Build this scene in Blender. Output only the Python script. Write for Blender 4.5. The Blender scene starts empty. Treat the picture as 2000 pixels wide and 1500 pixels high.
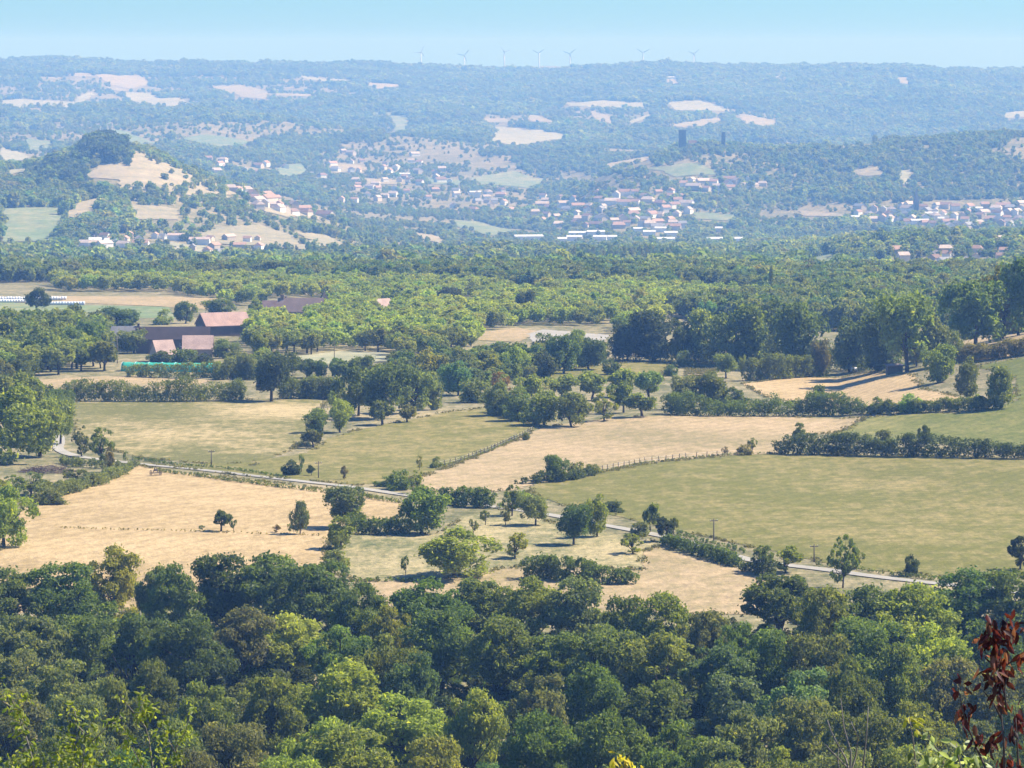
import bpy, math, random
import numpy as np
from mathutils import Vector
from mathutils.geometry import delaunay_2d_cdt

R = math.radians
SC = bpy.context.scene
COL = SC.collection
RNG = np.random.default_rng(11)
random.seed(11)

# ------------------------------------------------------------------ camera, sky, sun, exposure
ZC = 300.0                                   # height of the viewpoint
F = 7500.0                                   # focal length in pixels of the 2000 x 1500 photograph
V_EYE = 100.0                                # image row of the horizontal plane through the eye
TH = math.atan((750 - V_EYE) / F)
cam = bpy.data.cameras.new('camera')
cam.sensor_width = 36.0
cam.sensor_fit = 'HORIZONTAL'
cam.lens = 36.0 * F / 2000.0
cam.clip_start = 0.5
cam.clip_end = 60000.0
cam_ob = bpy.data.objects.new('camera', cam)
cam_ob.location = (0, 0, ZC)
cam_ob.rotation_euler = (math.pi / 2 - TH, 0, 0)
COL.objects.link(cam_ob)
SC.camera = cam_ob

SUN_EL, SUN_AZ = 47.0, 74.0                  # azimuth from +Y (the view) towards +X
world = bpy.data.worlds.new("World")
SC.world = world
world.use_nodes = True
wn, wl = world.node_tree.nodes, world.node_tree.links
bg = wn['Background']
sky = wn.new('ShaderNodeTexSky')
sky.sky_type = 'NISHITA'
sky.sun_disc = False
sky.sun_elevation = R(SUN_EL)
sky.sun_rotation = R(SUN_AZ)
sky.altitude = 300
sky.air_density = 1.0
sky.dust_density = 0.2
sky.ozone_density = 3.0
tintn = wn.new('ShaderNodeMix')
tintn.data_type = 'RGBA'
tintn.blend_type = 'MULTIPLY'
tintn.inputs[0].default_value = 1.0
tintn.inputs[7].default_value = (0.40, 0.72, 1.14, 1)
wl.new(sky.outputs[0], tintn.inputs[6])
wl.new(tintn.outputs[2], bg.inputs[0])
bg.inputs[1].default_value = 0.074
sun = bpy.data.lights.new('sun', 'SUN')
sun.energy = 4.6
sun.angle = R(0.5)
sun.color = (1.0, 0.94, 0.84)
sun_ob = bpy.data.objects.new('sun', sun)
SDIR = Vector((math.sin(R(SUN_AZ)) * math.cos(R(SUN_EL)), math.cos(R(SUN_AZ)) * math.cos(R(SUN_EL)), math.sin(R(SUN_EL))))
sun_ob.rotation_euler = SDIR.to_track_quat('Z', 'Y').to_euler()
sun_ob.location = (0, 0, 600)
COL.objects.link(sun_ob)
vs = SC.view_settings
vs.view_transform = 'Standard'
vs.look = 'None'
vs.exposure = 1.04
vs.gamma = 1.0
vs.use_curve_mapping = False
SC.cycles.max_bounces = 6
SC.cycles.diffuse_bounces = 2
SC.cycles.glossy_bounces = 1
SC.cycles.transmission_bounces = 3
SC.cycles.volume_bounces = 0
SC.cycles.transparent_max_bounces = 8
SC.cycles.use_denoising = True

HAZE_DENSITY = 0.00013
HAZE_COLOR = (0.24, 0.50, 1.0)      # thin clear air: blue light is scattered most, nothing is absorbed


# ------------------------------------------------------------------ terrain table
def h2v(D, h):
    """Image row of a point at distance D and h metres below the eye."""
    z = -h
    c, s = math.cos(TH), math.sin(TH)
    depth = D * c - z * s
    upv = D * s + z * c
    return 750 - F * upv / depth


def v2z(D, v):
    """World height of the point at distance D seen in row v."""
    c, s = math.cos(TH), math.sin(TH)
    return ZC + D * (-F * s + (750 - v) * c) / (F * c + (750 - v) * s)


NEAR = [(4, 2.2), (15, 5), (30, 9.5), (60, 19), (100, 32), (200, 57), (350, 80), (400, 86), (450, 90.5), (500, 93), (600, 94),
        (650, 92.3), (700, 91), (770, 90.9), (840, 91.8), (890, 92.6), (980, 94), (1060, 96), (1130, 96.6), (1230, 98.6),
        (1380, 103), (1560, 108), (1800, 115), (2000, 121), (2200, 128.5), (2300, 134)]
RIDGE = [(-900, 118), (0, 118), (60, 112), (150, 112), (240, 121), (300, 125), (365, 117), (430, 122), (500, 124), (600, 122), (700, 122), (780, 131),
         (900, 134), (1000, 137), (1100, 135), (1180, 130), (1300, 122), (1400, 130), (1500, 131), (1600, 130), (1670, 127),
         (1710, 131), (1760, 128), (1850, 135), (2000, 138), (2900, 138)]
G = [(2600, 549), (2900, 536), (3200, 522), (3600, 512), (4000, 500), (4500, 485), (5000, 470), (5500, 450), (6000, 420), (6500, 390),
     (7000, 355), (7500, 322), (8000, 298), (8500, 275), (9000, 255), (9500, 235), (10000, 215), (11000, 180), (12000, 152)]
COLS = {
    -900: [(2600, 549), (3200, 518), (3400, 503), (3600, 480), (3800, 445), (4000, 410), (4200, 380), (4400, 360), (4500, 355), (4800, 360), (6000, 335), (7000, 300), (8000, 270), (9000, 245), (10000, 212), (11000, 178), (12000, 145)],
    0: [(2600, 549), (3200, 515), (3400, 500), (3600, 475), (3800, 440), (4000, 400), (4200, 365), (4400, 340), (4500, 335), (4800, 350), (5200, 345), (6000, 335), (6500, 320), (7000, 300), (7500, 285), (8000, 268), (9000, 240), (10000, 208), (11000, 175), (12000, 142)],
    100: [(2600, 549), (3200, 518), (3400, 505), (3600, 478), (3800, 440), (4000, 400), (4200, 360), (4400, 330), (4550, 322), (4900, 345), (5500, 350), (6200, 335), (7000, 300), (8000, 268), (9000, 238), (10000, 206), (11000, 172), (12000, 138)],
    200: [(2600, 549), (3200, 518), (3400, 505), (3600, 480), (3800, 445), (4000, 402), (4200, 346), (4350, 308), (4500, 284), (4600, 282), (5000, 345), (5800, 345), (6500, 320), (7200, 290), (8000, 262), (9000, 236), (10000, 206), (11000, 172), (12000, 140)],
    270: [(2600, 549), (3200, 518), (3400, 505), (3600, 483), (3800, 448), (4000, 405), (4200, 350), (4350, 314), (4500, 293), (4600, 290), (5000, 340), (5800, 348), (6500, 322), (7200, 290), (8000, 264), (9000, 238), (10000, 207), (11000, 174), (12000, 145)],
    400: [(2600, 549), (3200, 518), (3400, 505), (3600, 488), (3800, 460), (4000, 425), (4200, 390), (4400, 360), (4550, 346), (5000, 372), (5800, 362), (6500, 326), (7200, 288), (8000, 260), (9000, 236), (10000, 205), (11000, 174), (12000, 143)],
    500: [(2600, 549), (3200, 520), (3600, 494), (3800, 472), (4000, 445), (4200, 415), (4400, 392), (4550, 384), (5000, 396), (5800, 376), (6500, 340), (7200, 302), (8000, 272), (9000, 243), (10000, 208), (11000, 176), (12000, 146)],
    620: [(2600, 549), (3200, 521), (3600, 502), (3800, 487), (4000, 469), (4200, 451), (4400, 438), (4600, 430), (5000, 425), (5800, 398), (6500, 362), (7200, 325), (8000, 288), (9000, 250), (10000, 212), (11000, 178), (12000, 146)],
    720: [(2600, 549), (2900, 536), (3200, 522), (3600, 510), (4000, 492), (4500, 466), (5000, 448), (5500, 428), (6000, 402), (6500, 373), (7000, 344), (7500, 316), (8000, 290), (9000, 250), (10000, 212), (11000, 178), (12000, 148)],
    900: [(2600, 549), (2900, 536), (3200, 522), (3600, 511), (4000, 496), (4500, 478), (5000, 460), (5500, 440), (6000, 412), (6500, 380), (7000, 346), (7500, 316), (8000, 290), (8500, 268), (9000, 248), (9500, 230), (10000, 212), (11000, 180), (12000, 154)],
    1080: G,
    1180: [(2600, 549), (3200, 522), (4000, 500), (4500, 485), (5000, 468), (5500, 442), (6000, 408), (6500, 368), (7000, 336), (7500, 316), (8000, 296), (8500, 274), (9000, 252), (9500, 232), (10000, 213), (11000, 178), (12000, 150)],
    1290: [(2600, 549), (3200, 522), (4000, 500), (4500, 485), (5000, 470), (5500, 441), (6000, 406), (6400, 366), (6700, 328), (6900, 306), (7050, 298), (7300, 304), (7800, 292), (8300, 270), (8800, 246), (9300, 226), (10000, 206), (11000, 174), (12000, 144)],
    1370: [(2600, 549), (3200, 522), (4000, 500), (4500, 485), (5000, 470), (5500, 443), (6000, 409), (6300, 377), (6600, 333), (6800, 298), (6930, 279), (7050, 277), (7300, 300), (7800, 292), (8300, 268), (8800, 242), (9300, 222), (10000, 208), (11000, 176), (12000, 146)],
    1450: [(2600, 549), (3200, 522), (4000, 500), (4500, 485), (5000, 470), (5500, 443), (6000, 411), (6300, 383), (6600, 343), (6800, 315), (6950, 300), (7050, 297), (7400, 304), (8000, 284), (8600, 256), (9000, 238), (9400, 228), (10000, 214), (11000, 178), (12000, 148)],
    1560: [(2600, 548), (3200, 522), (4000, 500), (4500, 486), (5000, 468), (5500, 441), (6000, 408), (6400, 372), (6800, 328), (7000, 308), (7150, 302), (7600, 302), (8200, 276), (8800, 256), (9500, 244), (10000, 222), (11000, 180), (12000, 148)],
    1620: [(2600, 546), (2800, 532), (3000, 506), (3100, 499), (3250, 497), (3500, 506), (4000, 499), (4500, 486), (5000, 464), (5300, 445), (5600, 424), (6000, 394), (6400, 352), (6700, 316), (6900, 296), (7050, 292), (7500, 302), (8500, 282), (9200, 262), (10000, 226), (11000, 182), (12000, 147)],
    1750: [(2600, 545), (2800, 530), (3000, 497), (3200, 472), (3300, 465), (3600, 472), (4200, 476), (5000, 456), (5300, 437), (5600, 415), (6000, 377), (6400, 325), (6700, 292), (6900, 277), (7050, 275), (7500, 302), (8500, 282), (9200, 262), (10000, 226), (11000, 180), (12000, 146)],
    1900: [(2600, 541), (2800, 522), (3000, 490), (3200, 467), (3300, 460), (3600, 470), (4200, 474), (5000, 455), (5300, 437), (5600, 415), (6000, 375), (6400, 320), (6700, 284), (6900, 268), (7050, 266), (7500, 300), (8500, 282), (9200, 262), (10000, 228), (11000, 184), (12000, 152)],
    2000: [(2600, 541), (2800, 522), (3000, 490), (3200, 467), (3300, 460), (3600, 470), (4200, 474), (5000, 455), (5300, 437), (5600, 415), (6000, 372), (6400, 314), (6700, 278), (6900, 262), (7050, 260), (7500, 296), (8500, 280), (9200, 260), (10000, 228), (11000, 186), (12000, 154)],
    2900: [(2600, 541), (2800, 522), (3000, 490), (3200, 467), (3300, 460), (3600, 470), (4200, 474), (5000, 455), (5300, 437), (5600, 415), (6000, 372), (6400, 314), (6700, 278), (6900, 262), (7050, 260), (7500, 296), (8500, 280), (9200, 260), (10000, 228), (11000, 186), (12000, 154)],
}
FARR = [(-900, 140), (700, 137), (830, 131), (1000, 133), (1150, 133), (1250, 138), (1600, 138), (1760, 136), (1850, 137), (2000, 140), (2900, 140)]

A_AX = np.concatenate([np.linspace(-1900, -1100, 17)[:-1], np.linspace(-1100, 1100, 111), np.linspace(1100, 1900, 17)[1:]])
D_AX = np.concatenate([np.geomspace(4, 350, 40)[:-1], np.arange(350, 2300, 4.0), np.arange(2300, 13400, 25.0), np.linspace(13400, 18000, 70)])


def vnoise(x, y, seed):
    xi, yi = np.floor(x).astype(np.int64), np.floor(y).astype(np.int64)
    fx, fy = x - xi, y - yi
    fx, fy = fx * fx * (3 - 2 * fx), fy * fy * (3 - 2 * fy)

    def h(i, j):
        n = (i * 374761393 + j * 668265263 + seed * 974711) & 0x7fffffff
        n = ((n ^ (n >> 13)) * 1274126177) & 0x7fffffff
        return ((n ^ (n >> 16)) & 0xffff) / 65535.0
    return (h(xi, yi) * (1 - fx) + h(xi + 1, yi) * fx) * (1 - fy) + (h(xi, yi + 1) * (1 - fx) + h(xi + 1, yi + 1) * fx) * fy


def fbm(x, y, seed, octv=4):
    t, a, n = 0, 1.0, 0
    for k in range(octv):
        t = t + a * (vnoise(x * 2 ** k, y * 2 ** k, seed + k) - 0.5)
        n += a
        a *= 0.5
    return t / n


def gauss_smooth(M, sig, axis):
    r = int(3 * sig + 1)
    k = np.exp(-0.5 * (np.arange(-r, r + 1) / sig) ** 2)
    k /= k.sum()
    pad = [(r, r) if a == axis else (0, 0) for a in range(2)]
    P = np.pad(M, pad, mode='edge')
    return np.apply_along_axis(lambda m: np.convolve(m, k, 'valid'), axis, P)


def build_table():
    us = sorted(COLS)
    prof = []
    for u in us:
        pts = [(D, ZC - h) for D, h in NEAR]
        for D, v in COLS[u]:
            if u >= 1180:         # the castle hill and its neighbour stand well before the hills behind
                D = float(np.interp(D, [0, 5000, 7150, 7700, 8600, 9300, 12000], [0, 5000, 6200, 7600, 8800, 9500, 12000]))
                if 6500 < D < 8000:
                    v += 10
            pts.append((D, v2z(D, v)))
        rv = np.interp(u, *zip(*RIDGE)) + 6
        pts += [(12700, v2z(12700, rv)), (13000, v2z(13000, rv + 1)), (13900, v2z(13900, 158)), (14900, v2z(14900, 146))]
        fv = np.interp(u, *zip(*FARR))
        pts += [(15600, v2z(15600, fv)), (16300, v2z(16300, fv + 0.5)), (18000, v2z(18000, 145))]
        d, z = zip(*pts)
        prof.append(np.interp(D_AX, d, z))
    prof = np.array(prof)
    ucol = A_AX + 1000
    T = np.empty((len(D_AX), len(A_AX)))
    for i in range(len(D_AX)):
        T[i] = np.interp(ucol, us, prof[:, i])
    # finer ridge outline
    rv = np.interp(ucol, *zip(*RIDGE))
    T = gauss_smooth(T, 1.5, 1)
    T = gauss_smooth(T, 3.0, 0)
    w = np.exp(-((D_AX - 12800) / 500.0) ** 2)[:, None]
    zr = np.array([v2z(12800, v + 6) for v in rv]) + 9 * fbm(ucol / 26, ucol * 0, 71, 3)
    T += w * (zr - T[np.argmin(abs(D_AX - 12800))])[None, :]
    X = D_AX[:, None] * A_AX[None, :] / F
    Y = np.broadcast_to(D_AX[:, None], X.shape)
    # gentle hill on the right side of the plateau
    T += 11 * np.exp(-((Y - 1130) / 190.0) ** 2) * np.clip((A_AX[None, :] + 1000 - 1640) / 360.0, 0, 1.3)
    near = np.clip((Y - 300) / 300, 0, 1) * np.clip((2500 - Y) / 300, 0, 1)
    T += near * 2.2 * fbm(X / 70, Y / 110, 3, 3)
    far = np.clip((Y - 2500) / 600, 0, 1)
    T += far * np.clip(Y / 6000, 0.4, 1.5) * 26 * fbm(X / 420, Y / 520, 9, 4)
    swell = np.clip((Y - 6300) / 1500, 0, 1) * np.clip((12300 - Y) / 1500, 0, 1)
    T += swell * 95 * fbm(X / 640 + Y / 2600, Y / 1150, 83, 3)
    return T


TBL = build_table()


def H(x, y):
    x, y = np.asarray(x, float), np.asarray(y, float)
    a = F * x / np.maximum(y, 1)
    i = np.interp(y, D_AX, np.arange(len(D_AX)))
    j = np.interp(a, A_AX, np.arange(len(A_AX)))
    i0 = np.minimum(i.astype(int), len(D_AX) - 2)
    j0 = np.minimum(j.astype(int), len(A_AX) - 2)
    fi, fj = i - i0, j - j0
    return (TBL[i0, j0] * (1 - fj) + TBL[i0, j0 + 1] * fj) * (1 - fi) + (TBL[i0 + 1, j0] * (1 - fj) + TBL[i0 + 1, j0 + 1] * fj) * fi


CT, ST = math.cos(TH), math.sin(TH)


def proj(x, y, z):
    zz = z - ZC
    depth = y * CT - zz * ST
    return 1000 + F * x / depth, 750 - F * (y * ST + zz * CT) / depth


def at(u, v, D):
    """World point at distance D seen at pixel (u, v)."""
    z = v2z(D, v)
    depth = D * CT - (z - ZC) * ST
    return np.array([(u - 1000) * depth / F, D, z])


def hit(u, v, dmin=560, dmax=13300):
    """Ground point seen at pixel (u, v)."""
    D = np.geomspace(dmin, dmax, 2600)
    z = v2z(D, v)
    x = (u - 1000) * (D * CT - (z - ZC) * ST) / F
    g = H(x, D)
    below = np.nonzero(z < g)[0]
    if len(below) == 0:
        k = int(np.argmin(z - g))
        return np.array([x[k], D[k], g[k]])
    k = below[0]
    if k == 0:
        return np.array([x[0], D[0], g[0]])
    t = (z[k - 1] - g[k - 1]) / max(1e-9, (z[k - 1] - g[k - 1]) - (z[k] - g[k]))
    Dm = D[k - 1] + t * (D[k] - D[k - 1])
    xm = x[k - 1] + t * (x[k] - x[k - 1])
    return np.array([xm, Dm, float(H(xm, Dm))])


def mpp(D):
    return D / F


# ------------------------------------------------------------------ materials
def new_mat(name):
    m = bpy.data.materials.new(name)
    m.use_nodes = True
    nt = m.node_tree
    for n in list(nt.nodes):
        nt.nodes.remove(n)
    out = nt.nodes.new('ShaderNodeOutputMaterial')
    return m, nt, out


def N(nt, kind, **kw):
    n = nt.nodes.new('ShaderNode' + kind)
    for k, v in kw.items():
        setattr(n, k, v)
    return n


def noise(nt, scale, detail=4, rough=0.55, coord=None, stretch=None):
    n = N(nt, 'TexNoise')
    n.inputs['Scale'].default_value = scale
    n.inputs['Detail'].default_value = detail
    n.inputs['Roughness'].default_value = rough
    if coord is None:
        coord = N(nt, 'NewGeometry').outputs['Position']
    if stretch:
        mp = N(nt, 'Mapping')
        mp.inputs['Scale'].default_value = stretch[0]
        mp.inputs['Rotation'].default_value = (0, 0, stretch[1])
        nt.links.new(coord, mp.inputs['Vector'])
        coord = mp.outputs[0]
    nt.links.new(coord, n.inputs['Vector'])
    return n.outputs['Fac']


def ramp(nt, fac, stops):
    r = N(nt, 'ValToRGB')
    e = r.color_ramp.elements
    while len(e) < len(stops):
        e.new(0.5)
    for k, (p, c) in enumerate(stops):
        e[k].position = p
        e[k].color = (*c, 1) if len(c) == 3 else c
    nt.links.new(fac, r.inputs[0])
    return r.outputs[0]


def mix(nt, fac, a, b, mode='MIX'):
    m = N(nt, 'Mix', data_type='RGBA', blend_type=mode)
    for s, x in ((0, fac), (6, a), (7, b)):
        if isinstance(x, (int, float)):
            m.inputs[s].default_value = x
        elif isinstance(x, tuple):
            m.inputs[s].default_value = (*x, 1)
        else:
            nt.links.new(x, m.inputs[s])
    return m.outputs[2]


def math_n(nt, op, a, b=None, clamp=False):
    m = N(nt, 'Math', operation=op, use_clamp=clamp)
    for s, x in ((0, a), (1, b)):
        if x is None:
            continue
        if isinstance(x, (int, float)):
            m.inputs[s].default_value = x
        else:
            nt.links.new(x, m.inputs[s])
    return m.outputs[0]


def ground_mat(name, green, straw, earth, dry=0.5, bump=0.35, k=1.0, rot=0.3):
    """Grassland: patches of green and straw, mown streaks, bare flecks; a vertex value 'dry' pushes it towards straw."""
    m, nt, out = new_mat(name)
    big = noise(nt, 0.018 * k, 4, 0.6)
    mid = noise(nt, 0.11 * k, 5, 0.65)
    strk = noise(nt, 0.5 * k, 4, 0.6, stretch=((0.25, 1.6, 1), rot))
    fine = noise(nt, 1.9 * k, 3, 0.7)
    at_ = N(nt, 'Attribute', attribute_name='dry')
    s = math_n(nt, 'MULTIPLY', big, 0.9)
    s = math_n(nt, 'ADD', s, math_n(nt, 'MULTIPLY', mid, 0.8))
    s = math_n(nt, 'ADD', s, math_n(nt, 'MULTIPLY', strk, 0.8))
    s = math_n(nt, 'ADD', s, math_n(nt, 'MULTIPLY', fine, 0.6))
    sw = noise(nt, 0.42 * k, 5, 0.7, stretch=((1.0, 0.35, 1), rot * 0.3))
    s = math_n(nt, 'ADD', s, math_n(nt, 'MULTIPLY', sw, 1.3))
    s = math_n(nt, 'SUBTRACT', s, 2.2)
    s = math_n(nt, 'MULTIPLY', s, 1.7)
    s = math_n(nt, 'ADD', s, math_n(nt, 'ADD', at_.outputs['Fac'], dry), clamp=True)
    c = mix(nt, s, green, straw)
    wv = N(nt, 'TexWave', wave_type='BANDS', bands_direction='X')
    mp = N(nt, 'Mapping')
    mp.inputs['Rotation'].default_value = (0, 0, rot + 0.25)
    nt.links.new(N(nt, 'NewGeometry').outputs['Position'], mp.inputs['Vector'])
    nt.links.new(mp.outputs[0], wv.inputs['Vector'])
    wv.inputs['Scale'].default_value = 0.075 * k
    wv.inputs['Distortion'].default_value = 2.2
    wv.inputs['Detail'].default_value = 3
    wv.inputs['Detail Scale'].default_value = 0.4
    c = mix(nt, 1.0, c, ramp(nt, wv.outputs['Fac'], [(0.0, (0.91, 0.92, 0.91)), (0.25, (1, 1, 1)), (1.0, (1.05, 1.04, 1.02))]), 'MULTIPLY')
    fl = ramp(nt, noise(nt, 0.8 * k, 6, 0.75, stretch=((1, 0.4, 1), 0.1)), [(0.54, (0, 0, 0)), (0.70, (1, 1, 1))])
    c = mix(nt, math_n(nt, 'MULTIPLY', fl, 0.55), c, earth)
    c = mix(nt, 1.0, c, ramp(nt, noise(nt, 1.3 * k, 5, 0.8, stretch=((1, 0.4, 1), 0.0)), [(0.25, (0.70, 0.70, 0.70)), (0.75, (1.24, 1.24, 1.24))]), 'MULTIPLY')
    b = N(nt, 'BsdfPrincipled')
    b.inputs['Roughness'].default_value = 0.95
    b.inputs['Specular IOR Level'].default_value = 0.1
    nt.links.new(c, b.inputs['Base Color'])
    bp = N(nt, 'Bump')
    bp.inputs['Strength'].default_value = bump
    bp.inputs['Distance'].default_value = 0.6 / k
    nt.links.new(math_n(nt, 'ADD', math_n(nt, 'MULTIPLY', strk, 0.6), noise(nt, 1.4 * k, 5, 0.7)), bp.inputs['Height'])
    nt.links.new(bp.outputs[0], b.inputs['Normal'])
    nt.links.new(b.outputs[0], out.inputs[0])
    return m


def leaf_mat(name, transl=0.35, hue_var=True, ac=False):
    """Leaves tinted by the object's own colour, with leaf-to-leaf variation."""
    m, nt, out = new_mat(name)
    if ac:
        oi = N(nt, 'Attribute', attribute_name='tint', attribute_type='INSTANCER')
        col = oi.outputs['Color']
    else:
        oi = N(nt, 'ObjectInfo')
        col = oi.outputs['Color']
    lv = N(nt, 'Attribute', attribute_name='leafvar').outputs['Fac']
    f = ramp(nt, lv, [(0.0, (0.55, 0.60, 0.62)), (0.5, (1.1, 1.1, 1.1)), (0.88, (1.75, 1.65, 1.25)), (1.0, (2.2, 1.8, 1.2))])
    col = mix(nt, 1.0, col, f, 'MULTIPLY')
    b = N(nt, 'BsdfPrincipled')
    b.inputs['Roughness'].default_value = 0.55
    b.inputs['Specular IOR Level'].default_value = 0.28
    nt.links.new(col, b.inputs['Base Color'])
    t = N(nt, 'BsdfTranslucent')
    nt.links.new(mix(nt, 1.0, col, (1.7, 1.7, 0.8), 'MULTIPLY'), t.inputs['Color'])
    ms = N(nt, 'MixShader')
    ms.inputs[0].default_value = transl
    nt.links.new(b.outputs[0], ms.inputs[1])
    nt.links.new(t.outputs[0], ms.inputs[2])
    nt.links.new(ms.outputs[0], out.inputs[0])
    return m


def plain_mat(name, c, rough=0.85, var=0.25, scale=1.2, spec=0.2, stretch=None, objcol=False, bump=0.0):
    m, nt, out = new_mat(name)
    tc = N(nt, 'TexCoord').outputs['Object']
    n1 = noise(nt, scale, 5, 0.7, tc, stretch)
    n2 = noise(nt, scale * 0.17, 3, 0.6, tc)
    f = ramp(nt, n1, [(0.25, (1 - var,) * 3), (0.75, (1 + var,) * 3)])
    base = N(nt, 'ObjectInfo').outputs['Color'] if objcol else c
    cc = mix(nt, 1.0, f, base, 'MULTIPLY')
    f2 = ramp(nt, n2, [(0.3, (1 - var * 0.7, 1 - var * 0.75, 1 - var * 0.8)), (0.7, (1.08, 1.06, 1.04))])
    cc = mix(nt, 1.0, cc, f2, 'MULTIPLY')
    b = N(nt, 'BsdfPrincipled')
    b.inputs['Roughness'].default_value = rough
    b.inputs['Specular IOR Level'].default_value = spec
    nt.links.new(cc, b.inputs['Base Color'])
    if bump:
        bp = N(nt, 'Bump')
        bp.inputs['Strength'].default_value = bump
        bp.inputs['Distance'].default_value = 0.1
        nt.links.new(n1, bp.inputs['Height'])
        nt.links.new(bp.outputs[0], b.inputs['Normal'])
    nt.links.new(b.outputs[0], out.inputs[0])
    return m


M_LEAF = leaf_mat('leaf', 0.46)
M_FARLEAF = leaf_mat('far_leaf', 0.45, ac=True)
M_BARK = plain_mat('bark', (0.10, 0.075, 0.055), 0.95, 0.35, 6, 0.1)
M_ROAD = plain_mat('road', (0.36, 0.335, 0.28), 0.95, 0.16, 0.6, 0.1)
M_WOOD = plain_mat('grey_wood', (0.16, 0.13, 0.10), 0.9, 0.3, 3)
M_ROOF = plain_mat('tile_roof', (1, 1, 1), 0.85, 0.34, 1.6, objcol=True, stretch=((1, 5, 1), 0))
M_WALL = plain_mat('rendered_wall', (1, 1, 1), 0.9, 0.16, 1.0, objcol=True)
M_DARK = plain_mat('dark_opening', (0.02, 0.02, 0.022), 0.4, 0.1, 1)
M_WHITE = plain_mat('white_wrap', (0.80, 0.81, 0.82), 0.4, 0.05, 2, 0.4)
M_TEAL = plain_mat('teal_net', (0.05, 0.42, 0.30), 0.6, 0.12, 2, 0.3, stretch=((4, 0.4, 1), 0))
M_STEEL = plain_mat('white_steel', (0.75, 0.76, 0.78), 0.5, 0.04, 0.1, 0.4)
M_STONE = plain_mat('old_stone', (0.13, 0.115, 0.10), 0.95, 0.3, 0.4)

GREEN, STRAW, EARTH = (0.158, 0.152, 0.037), (0.42, 0.31, 0.155), (0.26, 0.18, 0.10)
M_GROUND = ground_mat('rough_ground', (0.12, 0.125, 0.05), (0.40, 0.32, 0.18), (0.20, 0.15, 0.09), 0.42)
M_GOLD = ground_mat('golden_stubble', (0.33, 0.24, 0.11), (0.52, 0.375, 0.195), (0.32, 0.215, 0.115), 0.62, 0.5)
M_TAN = ground_mat('tan_grass', (0.26, 0.215, 0.10), (0.46, 0.335, 0.19), (0.30, 0.205, 0.12), 0.58, 0.4)
M_MEADOW = ground_mat('olive_meadow', GREEN, (0.37, 0.285, 0.12), (0.16, 0.14, 0.05), 0.16, 0.35)
M_GRASS = ground_mat('green_meadow', (0.132, 0.148, 0.032), (0.30, 0.26, 0.09), (0.12, 0.13, 0.05), 0.10, 0.35)
M_MIXED = ground_mat('patchy_meadow', (0.155, 0.150, 0.045), (0.49, 0.375, 0.19), (0.30, 0.22, 0.12), 0.12, 0.4)
M_WEEDY = ground_mat('weedy_garden', (0.13, 0.145, 0.055), (0.46, 0.37, 0.19), (0.12, 0.105, 0.05), 0.50, 0.6, 1.3)
M_LUSH = ground_mat('lush_field', (0.07, 0.16, 0.05), (0.12, 0.20, 0.06), (0.08, 0.15, 0.05), 0.1, 0.3)
M_FTAN = ground_mat('far_tan_field', (0.27, 0.25, 0.14), (0.38, 0.31, 0.19), (0.33, 0.27, 0.17), 0.6, 0.2, 0.12)
M_FGREEN = ground_mat('far_green_field', (0.17, 0.22, 0.10), (0.34, 0.31, 0.17), (0.2, 0.2, 0.1), 0.25, 0.2, 0.12)
M_FPALE = ground_mat('far_pale_field', (0.29, 0.29, 0.17), (0.41, 0.37, 0.24), (0.42, 0.36, 0.25), 0.55, 0.2, 0.12)


# ------------------------------------------------------------------ object helpers
def link(o):
    COL.objects.link(o)
    return o


def mesh_from(name, verts, faces, mat=None, smooth=False):
    me = bpy.data.meshes.new(name)
    verts = np.asarray(verts, np.float32)
    me.vertices.add(len(verts))
    me.vertices.foreach_set('co', verts.ravel())
    if isinstance(faces, np.ndarray):
        n, k = faces.shape
        me.loops.add(n * k)
        me.loops.foreach_set('vertex_index', faces.astype(np.int32).ravel())
        me.polygons.add(n)
        me.polygons.foreach_set('loop_start', np.arange(n, dtype=np.int32) * k)
    else:
        tot = np.array([len(f) for f in faces], np.int32)
        me.loops.add(int(tot.sum()))
        me.loops.foreach_set('vertex_index', np.array([i for f in faces for i in f], np.int32))
        me.polygons.add(len(faces))
        me.polygons.foreach_set('loop_start', np.concatenate([[0], np.cumsum(tot)[:-1]]).astype(np.int32))
    me.update(calc_edges=True)
    me.validate()
    me.polygons.foreach_set('use_smooth', np.full(len(me.polygons), bool(smooth)))
    if mat:
        me.materials.append(mat)
    return me


def obj(name, me, parent=None, loc=None, color=None):
    o = bpy.data.objects.new(name, me)
    link(o)
    if parent is not None:
        o.parent = parent
    if loc is not None:
        o.location = loc
    if color is not None:
        o.color = (*color, 1)
    return o


def tag(o, label, cat, group=None):
    o['label'] = label
    o['category'] = cat
    if group:
        o['group'] = group
    return o


def empty(name, label, cat, loc, rz=0.0, scale=None, group=None):
    o = bpy.data.objects.new(name, None)
    o.empty_display_size = 0.5
    link(o)
    o.location = loc
    o.rotation_euler = (0, 0, rz)
    if scale is not None:
        o.scale = scale
    return tag(o, label, cat, group)


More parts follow.
